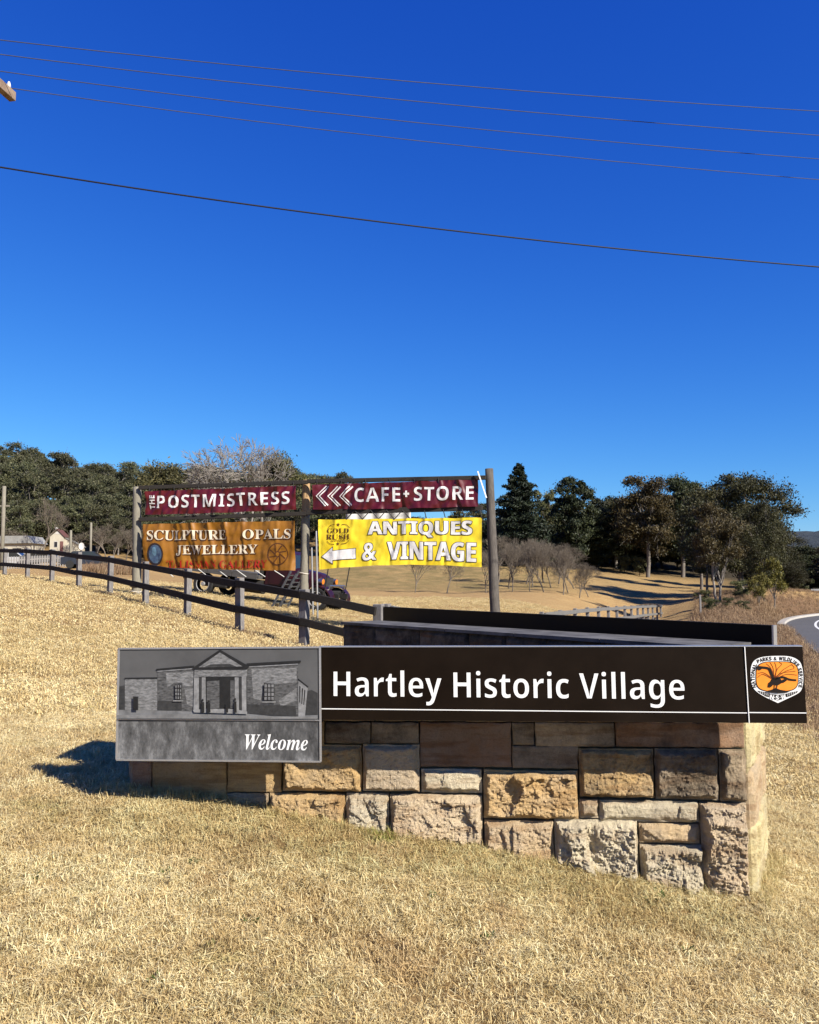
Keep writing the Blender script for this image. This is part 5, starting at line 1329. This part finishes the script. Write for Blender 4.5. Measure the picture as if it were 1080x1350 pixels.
# poles and posts
def upole(name, px, ytop, Y, r0, mat, label, arm=None, cat='pole', group=None):
    b = on_ground(px, Y, -.3); t = at(px, ytop, Y); t.x = b.x; t.y = b.y
    e = empty(name, b, label, cat, group)
    child(MB().tube([b, b.lerp(t, .5), t], [r0 * 1.2, r0 * 1.05, r0], 10).o('shaft', mat, smooth=True), e)
    if arm:
        for z, L in arm: child(MB().bar(t - Vector((L, 0, z)), t + Vector((L, 0, -z)), .12, .14).o('crossarm', mat), e)
    return e
upole('utility_pole', 2.5, 641, 70, .15, M['pole'], 'slim timber pole with a small bracket at the left picture edge', arm=[(1.7, .5)])
upole('yard_post', 92.5, 699, 80, .11, M['pole'], 'plain pale post rising behind the cottage annexe')
upole('yard_post', 119, 689, 78, .10, M['pole'], 'taller plain pale post right of the cottage')
# white dish
dp = on_ground(107, 76, 0); dish = empty('satellite_dish', dp, 'small white satellite dish on a stub post by the cottage', 'dish')
hgt = at(107, 722, 76).z - dp.z
child(MB().tube([dp, dp + Vector((0, 0, hgt))], .05, 8).o('mast', HM['white']), dish)
dm = MB(); n = 18; dm.v = [Vector((0, 0, 0))] + [Vector((.24 * k_ * math.cos(2 * math.pi * q / n), -.10 * (1 - k_ * k_) * -1 - .09, .36 * k_ * math.sin(2 * math.pi * q / n))) for k_ in (.5, 1) for q in range(n)]
dm.v[0] = Vector((0, .02, 0)); dm.f = [(0, 1 + q, 1 + (q + 1) % n) for q in range(n)] + [(1 + q, 1 + n + q, 1 + n + (q + 1) % n, 1 + (q + 1) % n) for q in range(n)]
M3 = Matrix.Rotation(R(20), 4, 'Z') @ Matrix.Rotation(R(-20), 4, 'X'); dm.v = [M3 @ v + dp + Vector((0, 0, hgt + .1)) for v in dm.v]
child(dm.o('reflector', HM['white'], smooth=True), dish)
# parked cars by the yard
def car(px, Y, rot, paint, label):
    b = on_ground(px, Y, 0); e = empty('parked_car', b, label, 'car', 'cars parked by the cottage'); e.rotation_euler.z = rot
    prof = [(-2.1, .35), (2.1, .35), (2.12, .75), (1.9, .88), (1.0, .98), (.45, 1.42), (-1.1, 1.45), (-1.7, 1.0), (-2.1, .92)]
    o = MB().prism(prof, -.85, .85).o('body', paint); o.parent = e
    for s_ in (-1, 1):
        o = MB().prism([(.9, .98), (.42, 1.36), (-.3, 1.38), (-.3, .98)], .853 * s_, .86 * s_).prism([(-.38, .98), (-.38, 1.38), (-1.05, 1.38), (-1.5, 1.0)], .853 * s_, .86 * s_).o('window', TR['glass']); o.parent = e
        for x in (-1.35, 1.35):
            o = MB().tube([(x, .72 * s_, .33), (x, .88 * s_, .33)], .33, 16).o('wheel', TR['tyre']); o.parent = e
    o = MB().add([(.98, -.7, 1.0), (.98, .7, 1.0), (.48, .62, 1.4), (.48, -.62, 1.4)], [(0, 1, 2, 3)]).o('windscreen', TR['glass']); o.parent = e
car(117, 70, R(10), simple('dark_blue_car_paint', (.02, .025, .035), (.03, .035, .05), 2, .25, spec=.5), 'dark parked car right of the cottage, roof just above the black rail')
car(20, 80, R(5), simple('silver_car_paint', (.42, .43, .44), (.5, .5, .5), 2, .3, spec=.5), 'silver parked car behind the picket fence at left')
car(58, 79, R(-8), simple('grey_car_paint', (.12, .13, .13), (.16, .16, .16), 2, .3, spec=.5), 'dark grey parked car beside the bare tree')
# road sign on two posts far right
rp = on_ground(1077, 78, 0); rs_ = empty('road_sign', rp, 'small grey road sign board on two posts beyond the bend', 'sign')
zt_ = at(1077, 780, 78).z
for dx in (-.5, .5): child(MB().bar(rp + Vector((dx, 0, -.2)), Vector((rp.x + dx, rp.y, zt_)), .07, .07).o('post', M['silver']), rs_)
child(MB().box((rp.x, rp.y - .06, zt_ - .3), (1.7, .04, 1.1), bev=.01).o('board', simple('grey_sign_back', (.2, .21, .22), (.3, .31, .32), 4, .5)), rs_)
# small marker post on the paddock edge
mp_ = on_ground(920, 50, -.1); tag(MB().bar(mp_, mp_ + Vector((0, 0, 1.5)), .1, .1).o('marker_post', M['post']), 'short grey post at the edge of the field by the gum trees', 'post')

# ------------------------------------------------------------------ overhead wires and their pole
def zhit(px, py, z):
    d = ray(px, py); return EYE + d * ((z - EYE.z) / d.z)
def wire(name, pts, Y0, Y1, rad, mat, label, group):
    X = [p[0] for p in pts]; out = []
    cf = np.polyfit(X, [p[1] for p in pts], 2)
    for k in range(41):
        px = X[0] + (1180 - X[0]) * k / 40; t = px / 1080; iv = (1 / Y0) * (1 - t) + (1 / Y1) * t
        out.append(at(px, float(np.polyval(cf, px)), 1 / iv))
    out = [out[0] - (out[1] - out[0]) * 6] + out
    o = MB().tube(out, rad, 6).o(name, mat, smooth=True); tag(o, label, 'wire', group); return out
wm = simple('weathered_aluminium_wire', (.05, .05, .055), (.08, .08, .085), 2, .7); wd2 = flat('black_cable', (.008, .008, .009), .6)
PY0, PY1 = 15.0, 19.0
for pts, ya, lab in ([(0, 53), (270, 81), (540, 107), (810, 130), (1080, 146)], zhit(0, 53, at(14, 117, 14.3).z).y, 'topmost thin power line across the sky'), ([(0, 72), (270, 103), (540, 133), (810, 158), (1080, 178)], zhit(0, 72, at(14, 117, 14.3).z).y, 'second thin power line from the top'), ([(5, 95), (270, 128), (540, 161), (810, 188), (1080, 209)], zhit(5, 96, at(14, 117, 14.3).z).y, 'third thin power line from the top'), ([(13, 117), (270, 149), (540, 185), (810, 214), (1080, 236)], 14.3, 'fourth thin power line, ending at the crossarm tip'):
    wire('power_line', pts, ya, ya + 4, .0075, wm, lab, 'thin power lines overhead')
wire('power_cable', [(0, 220), (270, 262), (540, 297), (810, 327), (1080, 352)], 13.5, 17, .014, wd2, 'single thicker black cable below the power lines', 'cables overhead')
tip = at(17, 128, 14.3); inn = zhit(-22, 93, tip.z)
ad = (inn - tip).normalized(); 
pole_x = tip + ad * 1.35; pole_x = Vector((pole_x.x, pole_x.y, 0)); zb = Hs(pole_x.x, pole_x.y)
arm_z = tip.z
up_ = empty('utility_pole', (pole_x.x, pole_x.y, zb), 'utility pole outside the left edge whose timber crossarm end enters the sky', 'pole')
tipL = Vector((tip.x, tip.y, arm_z)); hd = Vector((ad.x, ad.y, 0)).normalized(); tipE = tipL + hd * 2.7
child(MB().bar(tipL, tipE, .13, .17, .01).o('crossarm', simple('crossarm_timber', (.16, .10, .065), (.34, .26, .19), 6, .8, stretch=(1, 1, 1))), up_)
child(MB().tube([pole_x + Vector((0, .13, zb - .4)), pole_x + Vector((0, .13, arm_z + .6))], [.17, .12], 14).o('shaft', M['pole'], smooth=True), up_)
ins = flat('white_porcelain', (.75, .74, .72), .3)
for s_ in (.12, .75, 1.9, 2.55):
    p = tipL + hd * s_ + Vector((0, 0, .06)); child(MB().tube([p, p + Vector((0, 0, .05)), p + Vector((0, 0, .06)), p + Vector((0, 0, .12)), p + Vector((0, 0, .16))], [.018, .018, .036, .03, .016], 10).o('insulator', ins, smooth=True), up_)

# ------------------------------------------------------------------ grass
def grassmat(name, stops, green=True, mot=0.0):
    t = NT(name); oi = t.n('ShaderNodeObjectInfo'); at_ = t.n('ShaderNodeAttribute', attribute_name='rnd').outputs['Fac']
    v = t.pos(); f = t.noise(.8, 6, .7, v); f2 = t.noise(4.5, 4, .65, v)
    k = t.math('ADD', t.math('MULTIPLY', at_, .42), t.math('ADD', t.math('MULTIPLY', f, .42), t.math('MULTIPLY', f2, .40))); k = t.math('SUBTRACT', k, .10)
    c = t.ramp(k, stops)
    if green:
        g = t.noise(1.7, 5, .7, t.pos((1, 1.4, 1))); gm_ = t.ramp(g, [(.60, 0), (.70, .6)])
        gp = t.n('ShaderNodeAttribute', attribute_name='green', attribute_type='INSTANCER').outputs['Fac']
        c = t.mix(t.math('MULTIPLY', t.math('ADD', gm_, t.math('MULTIPLY', gp, 1.2)), t.math('GREATER_THAN', at_, .35)), c, (.27, .29, .06))
        rr = t.ramp(t.noise(1.6, 6, .7, t.pos((1.3, 1, 1))), [(.55, 0), (.70, .6)]); c = t.mix(rr, c, (.46, .27, .13))
    if mot:
        pn = t.noise(2.6, 7, .75, t.pos((1, 1.5, 1))); pm = t.noise(9, 5, .7, t.pos((1, 1.5, 1)))
        c = t.mix(t.ramp(pn, [(.42, 0), (.62, mot)]), c, (.56, .38, .16)); c = t.mix(t.ramp(pm, [(.50, 0), (.66, mot)]), c, (.32, .23, .085))
    t.col(c); t.rough(.6); t.b.inputs['Specular IOR Level'].default_value = .25
    tb = t.n('ShaderNodeBsdfTranslucent'); t.l(c, tb.inputs[0]); mx = t.n('ShaderNodeMixShader'); mx.inputs[0].default_value = .25
    t.l(t.b.outputs[0], mx.inputs[1]); t.l(tb.outputs[0], mx.inputs[2]); t.l(mx.outputs[0], t.out.inputs[0]); return t.m
GMN = None
GM = grassmat('dry_grass_blades', [(.20, (.09, .06, .03)), (.33, (.44, .31, .13)), (.50, (.82, .64, .30)), (.74, (.96, .86, .52))], mot=.35)
GMN = grassmat('near_dry_grass_blades', [(.20, (.08, .05, .025)), (.32, (.44, .31, .13)), (.47, (.88, .69, .33)), (.66, (.99, .90, .55))], mot=.55)
WM = grassmat('dry_weed_stems', [(.2, (.10, .055, .03)), (.5, (.33, .21, .115)), (.85, (.62, .47, .28))], False)
GRM = grassmat('green_weed_leaves', [(.2, (.06, .09, .02)), (.8, (.20, .24, .07))], False)
def tuft(seed, n, rad, h0, h1, wdt, lean, mat):
    r = rng(seed); V = []; F = []; A = []
    for i in range(n):
        a = r.uniform(0, 6.28); q = rad * math.sqrt(r.uniform(0, 1)); b = np.array([math.cos(a) * q, math.sin(a) * q, -.006]); L = r.uniform(h0, h1)
        d = r.uniform(0, 6.28); ln = r.uniform(.15, 1) * lean; dr = np.array([math.cos(d), math.sin(d), 0]); s = np.array([-dr[1], dr[0], 0]) * wdt / 2
        tw = r.uniform(-.6, .6); s = s * math.cos(tw) + np.array([0, 0, wdt / 2 * math.sin(tw)])
        m_ = b + dr * L * ln * .35 + np.array([0, 0, L * .55]); t_ = b + dr * L * (ln + r.uniform(0, .25)) + np.array([0, 0, L * max(.25, 1 - ln * .75)])
        k = len(V); V += [b - s, b + s, m_ - s * .8, m_ + s * .8, t_]; F += [(k, k + 1, k + 3, k + 2), (k + 2, k + 3, k + 4)]; x = r.uniform(0, 1); A += [x, x]
    me = bpy.data.meshes.new('tuft'); me.from_pydata([tuple(v) for v in V], [], F); me.materials.append(mat)
    at_ = me.attributes.new('rnd', 'FLOAT', 'FACE'); at_.data.foreach_set('value', A); return bpy.data.objects.new('tuft', me)
def scatter(name, P, scale, tufts, label, mat, green=None, tilt=.15, kind='stuff', seed=0):
    col = bpy.data.collections.new(name + '_tufts')
    for t_ in tufts: col.objects.link(t_)
    r = rng(seed); me = bpy.data.meshes.new(name); me.vertices.add(len(P)); me.vertices.foreach_set('co', np.asarray(P, np.float32).ravel())
    a = me.attributes.new('sc', 'FLOAT', 'POINT'); a.data.foreach_set('value', np.asarray(scale, np.float32))
    rot = np.stack([r.normal(0, tilt, len(P)), r.normal(0, tilt, len(P)), r.uniform(0, 6.28, len(P))], 1)
    a = me.attributes.new('ro', 'FLOAT_VECTOR', 'POINT'); a.data.foreach_set('vector', rot.astype(np.float32).ravel())
    a = me.attributes.new('green', 'FLOAT', 'POINT'); a.data.foreach_set('value', (np.zeros(len(P)) if green is None else green).astype(np.float32))
    o = bpy.data.objects.new(name, me); C.objects.link(o); me.materials.append(mat); tag(o, label, None, None, kind)
    ng = bpy.data.node_groups.new(name, 'GeometryNodeTree'); ng.interface.new_socket('Geometry', in_out='INPUT', socket_type='NodeSocketGeometry'); ng.interface.new_socket('Geometry', in_out='OUTPUT', socket_type='NodeSocketGeometry')
    N = ng.nodes; L = ng.links; gi = N.new('NodeGroupInput'); go = N.new('NodeGroupOutput'); ip = N.new('GeometryNodeInstanceOnPoints'); ci = N.new('GeometryNodeCollectionInfo')
    ci.inputs[0].default_value = col; ci.inputs[1].default_value = True; ci.inputs[2].default_value = True
    ip.inputs['Pick Instance'].default_value = True
    n1 = N.new('GeometryNodeInputNamedAttribute'); n1.data_type = 'FLOAT'; n1.inputs[0].default_value = 'sc'
    n2 = N.new('GeometryNodeInputNamedAttribute'); n2.data_type = 'FLOAT_VECTOR'; n2.inputs[0].default_value = 'ro'
    L.new(gi.outputs[0], ip.inputs['Points']); L.new(ci.outputs[0], ip.inputs['Instance']); L.new(n1.outputs[0], ip.inputs['Scale']); L.new(n2.outputs[0], ip.inputs['Rotation']); L.new(ip.outputs[0], go.inputs[0])
    o.modifiers.new('scatter', 'NODES').node_group = ng; return o
# keep the grass out of the walls
fp = [[(P_L - WALL.u * .0 + WALL.n * .01), (P_R + WALL.n * .01), E2, E2 - ENDP.n * .3, P_L - WALL.n * FW_T], [c0 - wn_ * .01, c1 - wn_ * .01, c1 + wn_ * WT, c0 + wn_ * WT]]
def inside(x, y, poly):
    res = np.zeros(len(x), bool); n = len(poly)
    for i in range(n):
        a = poly[i]; b = poly[(i + 1) % n]
        c = ((a.y > y) != (b.y > y)) & (x < (b.x - a.x) * (y - a.y) / (b.y - a.y + 1e-12) + a.x); res ^= c
    return res
def field(r0, r1, n, spread, seed, maxpx=None):
    r = rng(seed); rr = np.sqrt(r.uniform(r0 ** 2, r1 ** 2, n)); a = r.uniform(-spread, spread, n); x = rr * np.sin(a); y = rr * np.cos(a)
    k = ~(inside(x, y, fp[0]) | inside(x, y, fp[1])) & (road_dist(x, y) > ROADW / 2 - .1)
    return x[k], y[k], r
tn = [tuft(200 + k, 72, .06, .012, .040, .0026, 1.7, GMN) for k in range(6)] + [tuft(220 + k, 40, .05, .02, .065, .0028, 1.2, GMN) for k in range(2)] + [tuft(230 + k, 80, .09, .015, .045, .0030, 2.6, GMN) for k in range(2)]
tm = [tuft(240 + k, 44, .12, .025, .06, .0075, 1.5, GM) for k in range(5)]
tf = [tuft(260 + k, 44, .30, .02, .05, .013, 1.5, GM) for k in range(4)]
def dens(x, y, r, lo=.35):   # thin patches
    return r.uniform(0, 1, len(x)) < np.clip(.8 + .9 * np.sin(x * 3.1 + 2 * np.sin(y * 2.3)) * np.sin(y * 3.7 + x), lo, 1)
for nm, r0, r1, n, tl, sc0, sp, sd, lab in (('lawn', 1.5, 7.2, 74000, tn, 1.0, .88, 11, 'short dry straw coloured lawn in the foreground'), ('lawn', 7.0, 15, 48000, tm, 1.0, .85, 12, 'mown dry grass on the slope behind the stone sign'), ('lawn', 14.6, 44, 64000, tf, 1.0, .66, 13, 'pale dry grass of the paddock around the fence')):
    x, y, r = field(r0, r1, n, sp, sd); k = dens(x, y, r); x = x[k]; y = y[k]; z = H(x, y); g_, l_, w_ = zones(x, y)
    scatter(nm, np.stack([x, y, z], 1), sc0 * r.uniform(.7, 1.25, len(x)), tl, lab, GM, green=g_, seed=sd)
# longer unmown blades against the foot of the wall and along the fence line
r = rng(77); pts = []
for k in range(900):
    t = r.uniform(-.05, 1.02); p = P_L.lerp(P_R, t) + WALL.n * r.uniform(.0, .09); pts.append((p.x, p.y))
for k in range(250):
    p = P_R.lerp(E2, r.uniform(0, 1)) + ENDP.n * r.uniform(.02, .1); pts.append((p.x, p.y))
P = np.array(pts); scatter('grass_edge', np.stack([P[:, 0], P[:, 1], H(P[:, 0], P[:, 1])], 1), r.uniform(.3, .75, len(P)), [tuft(300 + k, 22, .03, .04, .12, .0036, .6, GM) for k in range(4)], 'longer grass left unmown along the foot of the stone wall', GM, green=np.full(len(P), .3), seed=3)
pts = []
for i in range(len(lf) - 1):
    n = int((lf[i + 1] - lf[i]).length * 40)
    for k in range(n):
        p = lf[i].lerp(lf[i + 1], r.uniform(0, 1)); pts.append((p.x + r.normal() * .16, p.y + r.normal() * .16))
P = np.array(pts); scatter('dead_grass', np.stack([P[:, 0], P[:, 1], H(P[:, 0], P[:, 1])], 1), r.uniform(.5, 1.1, len(P)), [tuft(320 + k, 26, .14, .04, .11, .010, .9, WM) for k in range(4)], 'strip of dark dead grass under the timber fence', WM, seed=4)
# rank dry weeds beside the road and over the cutting
x, y, r = field(3.5, 92, 130000, .80, 21); px = 540 + FPX * x / y; d = road_dist(x, y) - ROADW / 2
k = (((d < 3.2) & (d > np.where(y < 46, -.05, .5)) & (y > 1) & (x < 60)) | ((px > 912) & (y > 41) & (y < 92) & (d > .6))) & (px > 540); x = x[k]; y = y[k]; g1 = d[k]
scatter('dry_weeds', np.stack([x, y, H(x, y)], 1), r.uniform(.5, 1.25, len(x)) * np.clip(.45 + y / 60, .5, 1.1) * np.where(y > 58, .55, 1), [tuft(340 + k, 26, .22, .16, .50, .012, .55, WM) for k in range(5)], 'tall brown dry weeds on the road verge and cutting', WM, seed=6)
x, y, r = field(55, 66, 900, .6, 22); 
pts = [(on_ground(px_, Y_).x, Y_) for px_, Y_ in zip(r.uniform(112, 178, 420), r.uniform(56, 64, 420))]
P = np.array(pts); scatter('dry_weeds', np.stack([P[:, 0], P[:, 1], H(P[:, 0], P[:, 1])], 1), r.uniform(.8, 1.7, len(P)), [tuft(360 + k, 30, .35, .2, .6, .02, .5, WM) for k in range(4)], 'patch of brown dead scrub beyond the black rails at left', WM, seed=8)
# a few green broad-leaved weeds in the lawn
r = rng(99)
WEEDL = ['green weed in the lawn straight below the wide orange stone', 'green weed just below the shadow of the photo panel', 'green weed at the left edge of the lawn below the long shadow', 'green weed close to the one below the panel shadow, on its left', 'green weed in the middle of the lawn at left', 'green weed in the lower left lawn, upper of a close pair', 'lowest green weed in the left of the lawn', 'green weed below the pale lowest stones at right', 'green weed right of the tall pink corner stone', 'green weed in the centre of the lower lawn', 'green weed tight beside the foot of the pale stones', 'green weed at the wall foot under the first rock faced stones', 'green weed beside the bright right end of the wall', 'green weed alone in the lower right of the lawn']
for k, (px_, py_) in enumerate(((570, 1185), (258, 1140), (55, 1160), (220, 1155), (330, 1220), (280, 1252), (205, 1298), (870, 1185), (1020, 1165), (640, 1240), (860, 1192), (460, 1080), (1000, 1095), (905, 1260))):
    Y_ = 1.5 * FPX / (py_ - 765) 
    for it in range(6):
        p = at(px_, py_, Y_); z = Hs(p.x, p.y); Y_ *= 1 + .8 * (p.z - z) / (1.55 - z + .01)
    p = at(px_, py_, Y_)
    m_ = MB()
    for q in range(11):
        a = r.uniform(0, 6.28); L = r.uniform(.015, .038); d_ = Vector((math.cos(a), math.sin(a), r.uniform(.25, .9))).normalized(); s_ = Vector((-math.sin(a), math.cos(a), 0)) * L * .28; b = Vector((r.normal() * .015, r.normal() * .015, .012))
        m_.add([b, b + d_ * L * .5 + s_, b + d_ * L, b + d_ * L * .5 - s_], [(0, 1, 2, 3)])
    o = m_.o('weed', GRM); o.location = (p.x, p.y, Hs(p.x, p.y)); tag(o, WEEDL[k], 'weed', 'green weeds in the lawn')

# reflectances were judged one third of a stop too high against the sky: bring every surface down together
for m_ in bpy.data.materials:
    if not m_.use_nodes: continue
    nt = m_.node_tree
    for nd in list(nt.nodes):
        inp = nd.inputs.get('Base Color') if nd.type == 'BSDF_PRINCIPLED' else (nd.inputs[0] if nd.type == 'BSDF_TRANSLUCENT' else None)
        if inp is None: continue
        if inp.is_linked:
            src = inp.links[0].from_socket; vm = nt.nodes.new('ShaderNodeVectorMath'); vm.operation = 'SCALE'; vm.inputs['Scale'].default_value = .76
            nt.links.new(src, vm.inputs[0]); nt.links.new(vm.outputs[0], inp)
        else:
            c = inp.default_value; inp.default_value = (c[0] * .76, c[1] * .76, c[2] * .76, 1)
